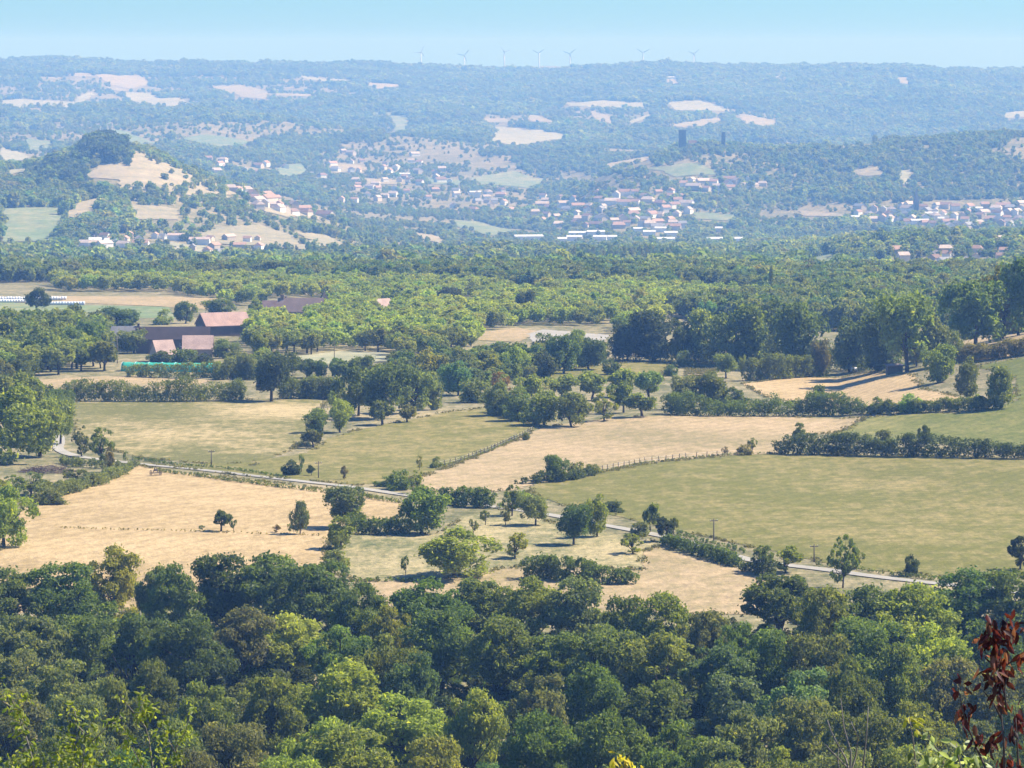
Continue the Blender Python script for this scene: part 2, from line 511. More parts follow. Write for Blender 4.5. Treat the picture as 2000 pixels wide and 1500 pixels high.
class MB:
    """Collects quads and triangles for one mesh."""
    def __init__(s):
        s.v, s.f = [], []

    def add(s, vs_, fs):
        b = len(s.v)
        s.v += [tuple(p) for p in vs_]
        s.f += [tuple(i + b for i in f) for f in fs]

    def box(s, x0, x1, y0, y1, z0, z1):
        s.add([(x0, y0, z0), (x1, y0, z0), (x1, y1, z0), (x0, y1, z0), (x0, y0, z1), (x1, y0, z1), (x1, y1, z1), (x0, y1, z1)],
              [(0, 3, 2, 1), (4, 5, 6, 7), (0, 1, 5, 4), (1, 2, 6, 5), (2, 3, 7, 6), (3, 0, 4, 7)])

    def tube(s, pts, rads, n=6, cap=True):
        pts = [Vector(p) for p in pts]
        rings = []
        for i, p in enumerate(pts):
            d = (pts[min(i + 1, len(pts) - 1)] - pts[max(i - 1, 0)]).normalized()
            a = d.orthogonal().normalized() if abs(d.z) < 0.9 else Vector((1, 0, 0))
            a = (a - d * a.dot(d)).normalized()
            b = d.cross(a)
            rings.append([p + (a * math.cos(2 * math.pi * k / n) + b * math.sin(2 * math.pi * k / n)) * rads[i] for k in range(n)])
        vs_ = [q for r in rings for q in r]
        fs = [(i * n + k, i * n + (k + 1) % n, (i + 1) * n + (k + 1) % n, (i + 1) * n + k) for i in range(len(pts) - 1) for k in range(n)]
        if cap:
            fs.append(tuple(range(n - 1, -1, -1)))
            fs.append(tuple((len(pts) - 1) * n + k for k in range(n)))
        s.add(vs_, fs)

    def mesh(s, name, mat, smooth=False):
        return mesh_from(name, s.v, s.f, mat, smooth)


ORD = ['first', 'second', 'third', 'fourth', 'fifth', 'sixth', 'seventh', 'eighth', 'ninth', 'tenth', 'eleventh', 'twelfth', 'thirteenth',
       'fourteenth', 'fifteenth', 'sixteenth', 'seventeenth', 'eighteenth', 'nineteenth', 'twentieth', 'twenty-first', 'twenty-second',
       'twenty-third', 'twenty-fourth', 'twenty-fifth', 'twenty-sixth', 'twenty-seventh', 'twenty-eighth', 'twenty-ninth', 'thirtieth']

# ------------------------------------------------------------------ the land
nd, na = TBL.shape
vx = D_AX[:, None] * A_AX[None, :] / F
vy = np.broadcast_to(D_AX[:, None], vx.shape)
idx = np.arange(nd * na).reshape(nd, na)
quads = np.stack([idx[:-1, :-1], idx[:-1, 1:], idx[1:, 1:], idx[1:, :-1]], -1).reshape(-1, 4)
me = mesh_from('terrain', np.stack([vx, vy, TBL], -1).reshape(-1, 3), quads, M_GROUND, True)
terrain = obj('terrain', me)
terrain['kind'] = 'structure'

OPEN = []          # plan outlines of open fields (kept free of trees)


def in_poly(poly, x, y):
    p = np.asarray(poly)
    res = np.zeros(np.shape(x), bool)
    n = len(p)
    for i in range(n):
        x1, y1 = p[i]
        x2, y2 = p[(i + 1) % n]
        c = ((y1 > y) != (y2 > y)) & (x < (x2 - x1) * (y - y1) / (y2 - y1 + 1e-12) + x1)
        res ^= c
    return res


def plan_outline(px, dmin, dmax, step, jit, rng):
    pts = []
    n = len(px)
    P = [hit(u, v, dmin, dmax)[:2] for u, v in px]
    for i in range(n):
        a, b = P[i], P[(i + 1) % n]
        m = max(1, int(np.hypot(*(b - a)) / step))
        for k in range(min(m, 160)):
            t = k / min(m, 160)
            j = rng.normal(0, jit, 2) if k else np.zeros(2)
            pts.append(a + (b - a) * t + j)
    return np.array(pts)


def field(name, px, mat, dmin=560, dmax=2400, off=0.06, step=2.5, jit=0.35, dry=None, dry0=0.0, keep=True, maxpts=2500):
    rng = np.random.default_rng(int(sum(a * 7 + b * 13 for a, b in px)) % 2 ** 31)
    out = plan_outline(px, dmin, dmax, step, jit, rng)
    if keep:
        OPEN.append(out)
    lo, hi = out.min(0), out.max(0)
    i0, i1 = np.searchsorted(D_AX, [lo[1], hi[1]])
    gy, ga = np.meshgrid(D_AX[max(i0 - 1, 0):i1 + 1], A_AX, indexing='ij')
    gx = gy * ga / F
    ok = (gx > lo[0]) & (gx < hi[0])
    gx, gy = gx[ok], gy[ok]
    ok = in_poly(out, gx, gy)
    q = np.stack([gx[ok], gy[ok]], -1)
    if len(q) > maxpts:
        q = q[:: int(len(q) / maxpts) + 1]
    allp = np.concatenate([out, q])
    n = len(out)
    c0 = out.mean(0)
    res = delaunay_2d_cdt([Vector(p - c0) for p in allp], [], [list(range(n))], 1, 0.01)
    vv = np.array([tuple(p) for p in res[0]]) + c0
    tris = np.array([f for f in res[2] if len(f) == 3], np.int32)
    z = H(vv[:, 0], vv[:, 1]) + off
    a_, b_, c_ = vv[tris[:, 0]], vv[tris[:, 1]], vv[tris[:, 2]]
    cr = (b_[:, 0] - a_[:, 0]) * (c_[:, 1] - a_[:, 1]) - (b_[:, 1] - a_[:, 1]) * (c_[:, 0] - a_[:, 0])
    tris[cr < 0] = tris[cr < 0][:, ::-1]
    me = mesh_from(name, np.column_stack([vv, z]), tris, mat, True)
    d = np.full(len(vv), dry0)
    if dry:
        uu, ww = proj(vv[:, 0], vv[:, 1], z)
        for (u, v, su, sv, amt) in dry:
            d += amt * np.exp(-((uu - u) / su) ** 2 - ((ww - v) / sv) ** 2)
    at_ = me.attributes.new('dry', 'FLOAT', 'POINT')
    at_.data.foreach_set('value', d.astype(np.float32))
    o = obj(name, me)
    o['kind'] = 'structure'
    return o


# near fields (outlines as the photograph shows them, laid onto the land)
field('stubble_field', [(-40, 1150), (0, 1060), (50, 985), (150, 960), (215, 935), (262, 908), (330, 920), (420, 930), (520, 942), (640, 957), (720, 970), (790, 984),
                        (783, 1010), (720, 1022), (690, 1038), (640, 1064), (636, 1150), (300, 1190), (-40, 1200)], M_GOLD,
      dry=[(120, 1080, 150, 40, 0.25), (600, 1080, 120, 30, -0.25)])
field('meadow', [(128, 786), (250, 785), (640, 779), (604, 850), (560, 884), (490, 912), (280, 896), (150, 862)], M_MIXED,
      dry=[(330, 848, 190, 17, 0.75), (540, 803, 110, 16, 0.75), (300, 800, 180, 20, -0.2), (440, 893, 140, 12, -0.25), (250, 880, 70, 10, 0.5), (520, 880, 60, 5, 0.4)])
field('meadow', [(300, 907), (480, 905), (600, 885), (640, 856), (690, 842), (870, 806), (960, 796), (1010, 811), (1058, 832), (1010, 857), (900, 902), (808, 936), (700, 948), (500, 932)], M_MEADOW, off=0.08,
      dry=[(620, 905, 60, 8, 0.25), (760, 870, 140, 20, 0.15)])
field('hay_meadow', [(820, 958), (806, 938), (900, 904), (1010, 859), (1062, 834), (1200, 816), (1320, 813), (1500, 813), (1690, 816), (1655, 842), (1560, 852), (1520, 886), (1440, 890), (1300, 902), (1180, 922), (1040, 946), (1000, 958), (900, 966)], M_TAN, off=0.07,
      dry=[(1300, 860, 150, 14, -0.15), (1380, 830, 120, 8, 0.2)])
field('meadow', [(1030, 962), (1040, 947), (1120, 935), (1250, 907), (1400, 891), (1520, 887), (1620, 887), (2060, 897), (2060, 1130), (1960, 1122), (1900, 1134), (1700, 1114), (1600, 1098), (1450, 1064), (1320, 1036), (1200, 1008), (1100, 987)], M_MEADOW, off=0.08, maxpts=5000,
      dry=[(1750, 950, 140, 14, 0.4), (1620, 925, 90, 12, 0.25), (1850, 1050, 160, 12, 0.3), (1420, 1000, 160, 22, -0.08), (1200, 960, 120, 20, -0.1), (1640, 1040, 120, 9, 0.25), (1950, 1110, 120, 14, -0.3), (1500, 905, 80, 8, 0.2)])
field('meadow', [(1640, 844), (1690, 816), (1900, 806), (1985, 784), (1985, 740), (1902, 716), (2060, 690), (2060, 882), (1800, 866), (1600, 862)], M_GRASS, off=0.09, dry=[(1700, 835, 60, 20, 0.4), (1950, 840, 100, 20, 0.15)])
field('stubble_field', [(1448, 750), (1560, 737), (1700, 728), (1790, 733), (1800, 760), (1905, 786), (1850, 797), (1700, 800), (1640, 796), (1500, 777)], M_GOLD, off=0.09, dry0=0.1)
field('pasture', [(1006, 748), (1080, 726), (1200, 711), (1312, 704), (1302, 722), (1282, 748), (1150, 744), (1050, 764)], M_MEADOW, off=0.09)
field('farm_track', [(1345, 702), (1410, 700), (1402, 722), (1380, 735), (1340, 735)], M_TAN, off=0.09)
field('garden', [(640, 1052), (700, 1043), (862, 1044), (900, 1010), (1000, 992), (1080, 1022), (1200, 1044), (1292, 1064), (1256, 1078), (1252, 1112), (1030, 1104), (830, 1134), (690, 1134), (640, 1110)], M_WEEDY, off=0.06,
      dry=[(1180, 1075, 90, 18, 0.5), (960, 1050, 60, 20, 0.25), (760, 1060, 80, 10, -0.3), (760, 1105, 90, 12, 0.2), (930, 1005, 50, 10, -0.2)])
field('mown_grass', [(690, 1136), (830, 1136), (1030, 1106), (1254, 1114), (1258, 1078), (1292, 1068), (1335, 1082), (1450, 1112), (1515, 1128), (1490, 1200), (1200, 1200), (950, 1200), (760, 1200)], M_TAN, off=0.07)
field('pasture', [(60, 742), (270, 734), (420, 744), (335, 762), (80, 772)], M_TAN, off=0.1)
field('pasture', [(-20, 587), (120, 596), (330, 600), (345, 622), (250, 622), (-20, 610)], M_FGREEN, off=0.1, dmax=2400)
field('field', [(-20, 611), (180, 622), (200, 640), (-20, 655)], M_LUSH, off=0.1)
field('pasture', [(95, 578), (460, 583), (430, 606), (330, 600), (135, 592)], M_TAN, off=0.1)
field('orchard_floor', [(560, 698), (660, 686), (770, 690), (760, 706), (640, 712)], M_FPALE, off=0.1)
field('gravel_yard', [(1030, 652), (1060, 644), (1190, 655), (1180, 668), (1100, 662), (1040, 668)], M_ROAD, off=0.12)
field('bank', [(1872, 672), (1950, 652), (2060, 650), (2060, 690), (1900, 706)], M_TAN, off=0.1)
field('pasture', [(1210, 590), (1268, 588), (1268, 600), (1180, 602)], M_FPALE, off=0.1)
field('pasture', [(920, 652), (1010, 640), (1060, 648), (1010, 668), (930, 664)], M_TAN, off=0.1)

# far fields on the hills: (name, material, dmin, dmax, outline)
FAR_FIELDS = [
    ('bare_hill', M_FTAN, 3300, 4700, [(255, 292), (300, 300), (350, 330), (450, 352), (520, 382), (430, 392), (330, 376), (240, 377), (232, 352), (140, 352), (180, 335), (215, 310)]),
    ('hill_pasture', M_FGREEN, 3300, 4700, [(0, 408), (120, 405), (122, 430), (90, 472), (0, 475)]),
    ('hill_pasture', M_FTAN, 3300, 4700, [(155, 395), (195, 385), (190, 410), (150, 430), (125, 420)]),
    ('hill_pasture', M_FTAN, 3300, 4700, [(250, 400), (350, 410), (350, 430), (262, 430)]),
    ('hill_pasture', M_FTAN, 3300, 4700, [(390, 455), (510, 440), (560, 457), (618, 491), (500, 481), (400, 476)]),
    ('hill_pasture', M_FTAN, 3300, 4700, [(580, 455), (640, 460), (680, 480), (625, 485)]),
    ('hill_pasture', M_FTAN, 3300, 4700, [(500, 400), (600, 405), (640, 418), (560, 425), (520, 415)]),
    ('valley_field', M_FGREEN, 2900, 3700, [(390, 492), (480, 493), (470, 503), (420, 503)]),
    ('valley_field', M_FPALE, 2900, 3700, [(330, 474), (400, 482), (402, 494), (340, 490)]),
    ('valley_field', M_FGREEN, 2700, 3500, [(170, 520), (380, 515), (400, 528), (180, 530)]),
    ('hill_pasture', M_FPALE, 3300, 4700, [(0, 335), (50, 328), (52, 336), (20, 342)]),
    ('upland_field', M_FGREEN, 5200, 9500, [(190, 249), (240, 256), (315, 281), (260, 286), (230, 270)]),
    ('upland_field', M_FGREEN, 5200, 9500, [(355, 271), (405, 263), (500, 279), (430, 288)]),
    ('upland_field', M_FGREEN, 5200, 9500, [(50, 270), (110, 280), (80, 296), (55, 300)]),
    ('upland_field', M_FPALE, 5200, 9500, [(0, 285), (45, 300), (60, 312), (0, 316)]),
    ('upland_field', M_FTAN, 8500, 12800, [(185, 147), (270, 146), (295, 165), (256, 175), (215, 165)]),
    ('upland_field', M_FTAN, 8500, 12800, [(110, 146), (178, 143), (180, 150), (150, 150)]),
    ('upland_field', M_FTAN, 8500, 12800, [(200, 168), (245, 174), (250, 178), (230, 178)]),
    ('upland_field', M_FPALE, 8500, 12800, [(240, 180), (290, 182), (370, 204), (330, 210), (260, 200)]),
    ('upland_field', M_FPALE, 8500, 12800, [(0, 196), (150, 200), (145, 209), (0, 208)]),
    ('upland_field', M_FPALE, 8500, 12800, [(145, 198), (180, 181), (187, 186), (160, 202)]),
    ('upland_field', M_FTAN, 8500, 12800, [(415, 169), (475, 167), (537, 181), (520, 195), (470, 190)]),
    ('upland_field', M_FTAN, 8500, 12800, [(532, 181), (622, 186), (600, 189), (540, 187)]),
    ('upland_field', M_FTAN, 8500, 12800, [(712, 160), (795, 168), (732, 174)]),
    ('upland_field', M_FPALE, 8500, 12800, [(585, 148), (690, 157), (690, 160), (600, 156)]),
    ('upland_field', M_FGREEN, 6500, 10500, [(760, 226), (800, 226), (795, 252), (742, 264), (772, 244)]),
    ('upland_field', M_FGREEN, 6500, 10500, [(725, 218), (770, 221), (768, 226), (728, 224)]),
    ('upland_field', M_FPALE, 6500, 10500, [(966, 248), (1060, 255), (1122, 269), (1002, 284), (955, 274)]),
    ('upland_field', M_FTAN, 6500, 10500, [(1000, 222), (1050, 226), (1085, 240), (1040, 238)]),
    ('upland_field', M_FTAN, 6500, 10500, [(940, 232), (990, 232), (995, 240), (945, 238)]),
    ('upland_field', M_FTAN, 6500, 11000, [(1150, 215), (1190, 225), (1200, 244), (1165, 238)]),
    ('upland_field', M_FPALE, 6500, 11000, [(1198, 248), (1272, 232), (1268, 224), (1215, 242)]),
    ('upland_field', M_FPALE, 6500, 11000, [(1100, 200), (1270, 202), (1272, 210), (1110, 208)]),
    ('upland_field', M_FTAN, 7600, 11000, [(1290, 246), (1400, 229), (1430, 233), (1340, 250)]),
    ('upland_field', M_FTAN, 7600, 11000, [(1440, 223), (1522, 240), (1500, 247), (1452, 242)]),
    ('upland_field', M_FPALE, 7600, 11000, [(1300, 200), (1380, 198), (1440, 219), (1320, 216)]),
    ('upland_field', M_FTAN, 8500, 12800, [(1295, 154), (1318, 154), (1330, 164), (1305, 163)]),
    ('upland_field', M_FTAN, 8500, 12800, [(1517, 153), (1540, 151), (1540, 156), (1520, 158)]),
    ('upland_field', M_FTAN, 8500, 12800, [(1750, 150), (1775, 152), (1778, 165), (1755, 162)]),
    ('upland_field', M_FPALE, 8000, 12800, [(1960, 222), (2060, 212), (2060, 228), (1965, 232)]),
    ('upland_field', M_FTAN, 6000, 7100, [(1595, 277), (1730, 269), (1712, 279), (1640, 284)]),
    ('quarry_face', M_FPALE, 5600, 7000, [(1757, 334), (1780, 333), (1782, 345), (1772, 362), (1758, 360)]),
    ('quarry_face', M_FTAN, 5600, 7000, [(1660, 335), (1715, 325), (1725, 342), (1690, 345)]),
    ('valley_field', M_FGREEN, 3800, 6500, [(878, 430), (930, 433), (1002, 450), (960, 461), (888, 442)]),
    ('valley_field', M_FTAN, 3500, 6000, [(805, 454), (872, 466), (860, 476), (820, 466)]),
    ('valley_field', M_FGREEN, 5000, 8000, [(915, 348), (1000, 334), (1060, 352), (1030, 368), (960, 362)]),
    ('valley_field', M_FGREEN, 5000, 8000, [(1090, 330), (1210, 335), (1230, 350), (1130, 356)]),
    ('valley_field', M_FTAN, 5000, 8000, [(1168, 326), (1268, 305), (1282, 318), (1190, 329)]),
    ('valley_field', M_FGREEN, 5000, 8000, [(1260, 330), (1300, 326), (1370, 320), (1400, 342), (1320, 346)]),
    ('valley_field', M_FTAN, 4800, 8000, [(640, 325), (700, 322), (720, 332), (650, 338)]),
    ('valley_field', M_FTAN, 4800, 8000, [(710, 348), (790, 352), (800, 361), (720, 360)]),
    ('valley_field', M_FGREEN, 4800, 8000, [(830, 346), (900, 352), (900, 362), (840, 360)]),
    ('valley_field', M_FGREEN, 4800, 8000, [(540, 330), (590, 320), (600, 340), (550, 345)]),
    ('valley_field', M_FGREEN, 4500, 7000, [(1352, 415), (1440, 420), (1425, 432), (1360, 428)]),
    ('knoll_pasture', M_FGREEN, 2700, 3500, [(1568, 512), (1602, 497), (1650, 508), (1640, 522), (1580, 525)]),
    ('knoll_pasture', M_FGREEN, 2500, 3500, [(1652, 521), (1740, 513), (1737, 529), (1665, 532)]),
    ('knoll_pasture', M_FTAN, 2500, 3500, [(1748, 515), (1850, 518), (1850, 528), (1760, 528)]),
    ('valley_field', M_FTAN, 5000, 6300, [(1560, 412), (1640, 418), (1650, 424), (1570, 422)]),
]
for (nm, mt, d0, d1, px) in FAR_FIELDS:
    field(nm, px, mt, d0, d1, off=0.8, step=14, jit=2.5, maxpts=700, keep=nm != 'bare_hill')

# the lane
LANE = [(60, 842), (118, 850), (112, 880), (150, 893), (230, 902), (275, 908), (340, 913), (420, 921), (520, 933), (620, 945), (700, 953), (790, 968), (880, 980), (980, 992), (1080, 1007),
        (1130, 1017), (1215, 1033), (1270, 1043), (1330, 1055), (1420, 1083), (1480, 1101), (1560, 1107), (1620, 1114), (1700, 1127), (1800, 1138), (1880, 1145), (2060, 1166)]


def polyline(px, dmin, dmax, step):
    P = [hit(u, v, dmin, dmax)[:2] for u, v in px]
    out = []
    for a, b in zip(P[:-1], P[1:]):
        m = max(1, int(np.hypot(*(b - a)) / step))
        out += [a + (b - a) * k / m for k in range(m)]
    out.append(P[-1])
    return np.array(out)


lane = polyline(LANE, 560, 1100, 3.0)
for _ in range(6):
    lane[1:-1] = 0.25 * lane[:-2] + 0.5 * lane[1:-1] + 0.25 * lane[2:]
tg = np.gradient(lane, axis=0)
tg /= np.linalg.norm(tg, axis=1)[:, None]
nr = np.stack([-tg[:, 1], tg[:, 0]], -1)
offs = np.array([-1.35, -0.8, 0, 0.8, 1.35])
rv = lane[:, None, :] + nr[:, None, :] * offs[None, :, None] * (1 + 0.08 * np.sin(np.arange(len(lane)) * 0.7))[:, None, None]
rz = H(rv[..., 0], rv[..., 1]) + 0.16
ii = np.arange(len(lane) * 5).reshape(-1, 5)
q = np.stack([ii[:-1, 1:], ii[:-1, :-1], ii[1:, :-1], ii[1:, 1:]], -1).reshape(-1, 4)
road = obj('road', mesh_from('road', np.concatenate([rv, rz[..., None]], -1).reshape(-1, 3), q, M_ROAD, True))
road['kind'] = 'structure'

# ------------------------------------------------------------------ vegetation: crowns of many small leaf faces
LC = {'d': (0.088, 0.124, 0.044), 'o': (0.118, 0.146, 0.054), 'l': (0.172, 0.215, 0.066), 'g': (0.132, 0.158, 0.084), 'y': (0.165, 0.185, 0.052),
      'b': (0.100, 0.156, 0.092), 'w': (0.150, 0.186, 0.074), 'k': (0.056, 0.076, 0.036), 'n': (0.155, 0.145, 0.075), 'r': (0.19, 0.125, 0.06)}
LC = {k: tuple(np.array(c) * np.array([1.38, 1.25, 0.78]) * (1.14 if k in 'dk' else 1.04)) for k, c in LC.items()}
LW = {'d': 'dark green', 'o': 'dull olive', 'l': 'light green', 'g': 'grey-green', 'y': 'yellowish', 'b': 'blue-green', 'w': 'fresh green',
      'k': 'nearly black', 'n': 'brownish', 'r': 'rusty'}


def tint(code, rng, s=0.10):
    c = np.array(LC[code]) * (1 + rng.normal(0, s))
    c *= 1 + rng.normal(0, 0.05, 3)
    return tuple(np.clip(c, 0.01, 0.4))


def leaves_on_blobs(rng, C, Rb, n, leaf, centre=None, zmin=None, flat=0.85, upbias=0.15, spark_=0.02):
    """Leaf faces over the outer side of a set of round clumps."""
    w = Rb ** 2
    b = rng.choice(len(C), n, p=w / w.sum())
    d = rng.normal(size=(n, 3))
    d[:, 2] += upbias * 2
    d /= np.linalg.norm(d, axis=1)[:, None]
    if centre is not None:
        o = C[b] - centre
        o /= np.linalg.norm(o, axis=1)[:, None] + 1e-9
        flip = (d * o).sum(1) < -0.25
        d[flip] = d[flip] - 2 * (d[flip] * o[flip]).sum(1)[:, None] * o[flip]
    stray = np.where(rng.random(n) < 0.13, rng.uniform(1.0, 1.42, n), rng.uniform(0.62, 1.06, n))
    P = C[b] + d * (Rb[b] * stray)[:, None] * np.array([1, 1, flat])
    if zmin is not None:
        P[:, 2] = np.maximum(P[:, 2], zmin + rng.uniform(0, 0.03, n) * (1 if zmin else 0))
    nrm = d * 0.75 + rng.normal(size=(n, 3)) * 0.5
    nrm /= np.linalg.norm(nrm, axis=1)[:, None]
    t = np.cross(nrm, rng.normal(size=(n, 3)))
    t /= np.linalg.norm(t, axis=1)[:, None]
    s = leaf * rng.uniform(0.6, 1.35, n)
    bt = np.cross(nrm, t) * (s * 0.36)[:, None]
    t = t * (s * 0.62)[:, None]
    dn = nrm * (s * 0.12)[:, None]
    V = np.stack([P - t - dn, P - bt + dn, P + t - dn, P + bt + dn], 1).reshape(-1, 3)
    blobtone = rng.uniform(-0.16, 0.16, len(C))
    var = np.clip(0.42 + blobtone[b] + rng.normal(0, 0.15, n), 0, 1)
    spark = rng.random(n) < spark_
    var[spark] = rng.uniform(0.9, 1.0, spark.sum())
    return V, var


def leaf_mesh(name, V, var, mat):
    n = len(var)
    me = mesh_from(name, V, np.arange(4 * n, dtype=np.int32).reshape(n, 4), mat)
    a = me.attributes.new('leafvar', 'FLOAT', 'FACE')
    a.data.foreach_set('value', var.astype(np.float32))
    return me


def crown_blobs(rng, nb, base, shape, rbs):
    zc, hz = (base + 1) / 2, (1 - base) / 2
    C, Rb = [], []
    lean = rng.normal(0, 0.05, 2)
    lob = [(rng.uniform(0, 6.28), rng.uniform(0.75, 1.12)) for _ in range(5)]
    while len(C) < nb:
        d = rng.normal(size=3)
        d /= np.linalg.norm(d)
        rho = rng.uniform(0.35, 0.86) if rng.random() < 0.85 else rng.uniform(0, 0.4)
        t = d[2] * rho
        ang = math.atan2(d[1], d[0])
        lo = np.mean([s * (1 + 0.25 * math.cos(ang - p)) for p, s in lob]) * 0.95
        r = math.hypot(d[0], d[1]) * rho * 0.5 * lo
        if shape == 'tall':
            r *= 0.95 - 0.35 * max(t, 0)
        elif shape == 'spread':
            r *= 1.0 + 0.25 * t
            t *= 0.8
        elif shape == 'dome':
            r *= 1.12 - 0.22 * t
            t = t * 0.9 + 0.08
        elif shape == 'poplar':
            r *= 0.8
        elif shape == 'bush':
            t = abs(t) * 1.6 - 0.75
        elif shape == 'cone':
            r *= 0.5 - 0.5 * t
        rb = rng.uniform(*rbs)
        z = zc + t * hz * 1.02
        z = min(z, 1 - rb * 0.8)
        C.append((r * math.cos(ang) + lean[0] * z, r * math.sin(ang) + lean[1] * z, z))
        Rb.append(rb)
    return np.array(C), np.array(Rb)


def trunk_mesh(name, rng, C, base, rad, limbs=7, n=6):
    m = MB()
    top = 0.55 + 0.4 * base
    bend = rng.normal(0, 0.03, 2)
    P = [(0, 0, -0.03), (bend[0] * 0.3, bend[1] * 0.3, base * 0.5 + 0.05), (bend[0], bend[1], max(base, 0.2) + 0.08), (bend[0] * 1.6, bend[1] * 1.6, top)]
    m.tube(P, [rad * 1.25, rad, rad * 0.8, rad * 0.3], n)
    for k in range(limbs):
        c = C[rng.integers(len(C))] * np.array([0.92, 0.92, 0.97])
        z0 = rng.uniform(max(base * 0.8, 0.1), top * 0.8)
        t = z0 / top
        s = np.array([bend[0] * 1.6 * t, bend[1] * 1.6 * t, z0])
        if c[2] < z0:
            c[2] = z0 + 0.05
        mid = (s + c) / 2 + np.array([0, 0, -0.03])
        m.tube([s, mid, c], [rad * 0.5, rad * 0.32, rad * 0.1], 5, False)
    return m.mesh(name, M_BARK, True)


def make_kind(name, count, nb, nl, leaf, base, shape, rbs, rad, limbs, seed, mat=None, flat=0.85, spark=0.02):
    out = []
    for k in range(count):
        rng = np.random.default_rng(seed + k)
        bs = base * rng.uniform(0.8, 1.25)
        C, Rb = crown_blobs(rng, nb, bs, shape, rbs)
        V, var = leaves_on_blobs(rng, C, Rb, nl, leaf, np.array([0, 0, (bs + 1) / 2]), zmin=bs * 0.6 if shape != 'bush' else 0.0, flat=flat, spark_=spark)
        out.append((leaf_mesh(name + '_crown', V, var, mat or M_LEAF), trunk_mesh(name + '_trunk', rng, C, bs, rad, limbs) if rad else None))
    return out


KINDS = {
    'forest': make_kind('forest', 6, 60, 10000, 0.035, 0.10, 'dome', (0.05, 0.18), 0.026, 14, 100, flat=0.66) + make_kind('forest', 4, 50, 9000, 0.035, 0.06, 'round', (0.05, 0.17), 0.026, 14, 130, flat=0.7)
    + make_kind('forest', 3, 64, 8500, 0.034, 0.12, 'spread', (0.04, 0.14), 0.03, 20, 160, flat=0.6),
    'oak': make_kind('oak', 7, 46, 4600, 0.050, 0.03, 'round', (0.07, 0.20), 0.030, 10, 200),
    'ivy': make_kind('ivy', 4, 34, 3800, 0.052, 0.03, 'tall', (0.12, 0.2), 0.03, 4, 250),
    'round': make_kind('round', 4, 26, 2200, 0.085, 0.16, 'dome', (0.09, 0.2), 0.045, 6, 300),
    'tall': make_kind('tall', 4, 30, 2400, 0.062, 0.05, 'tall', (0.10, 0.18), 0.028, 8, 400),
    'sparse': make_kind('sparse', 5, 46, 1500, 0.060, 0.06, 'round', (0.035, 0.11), 0.028, 18, 500),
    'walnut': make_kind('walnut', 6, 30, 1700, 0.085, 0.22, 'spread', (0.11, 0.19), 0.032, 8, 600),
    'bush': make_kind('bush', 5, 26, 1500, 0.085, 0.0, 'bush', (0.13, 0.24), 0.03, 5, 700),
    'poplar': make_kind('poplar', 3, 34, 1500, 0.05, 0.06, 'poplar', (0.09, 0.16), 0.02, 6, 800),
    'cypress': make_kind('cypress', 1, 30, 1500, 0.05, 0.02, 'cone', (0.2, 0.3), 0.04, 2, 850),
    'sapling': make_kind('sapling', 3, 12, 320, 0.10, 0.10, 'tall', (0.10, 0.18), 0.03, 7, 870),
}
USED = {}


def tree_at(name, label, cat, kind, P, h, w, code, rng, group=None, sink=0.1):
    k = rng.integers(len(KINDS[kind]))
    cm, tm = KINDS[kind][k]
    r = empty(name, label, cat, (P[0], P[1], P[2] - sink), rng.uniform(0, 6.28), (w, w * rng.uniform(0.9, 1.1), h + sink), group)
    if tm:
        obj('trunk', tm, r)
    obj('crown', cm, r, color=tint(code, rng))
    return r


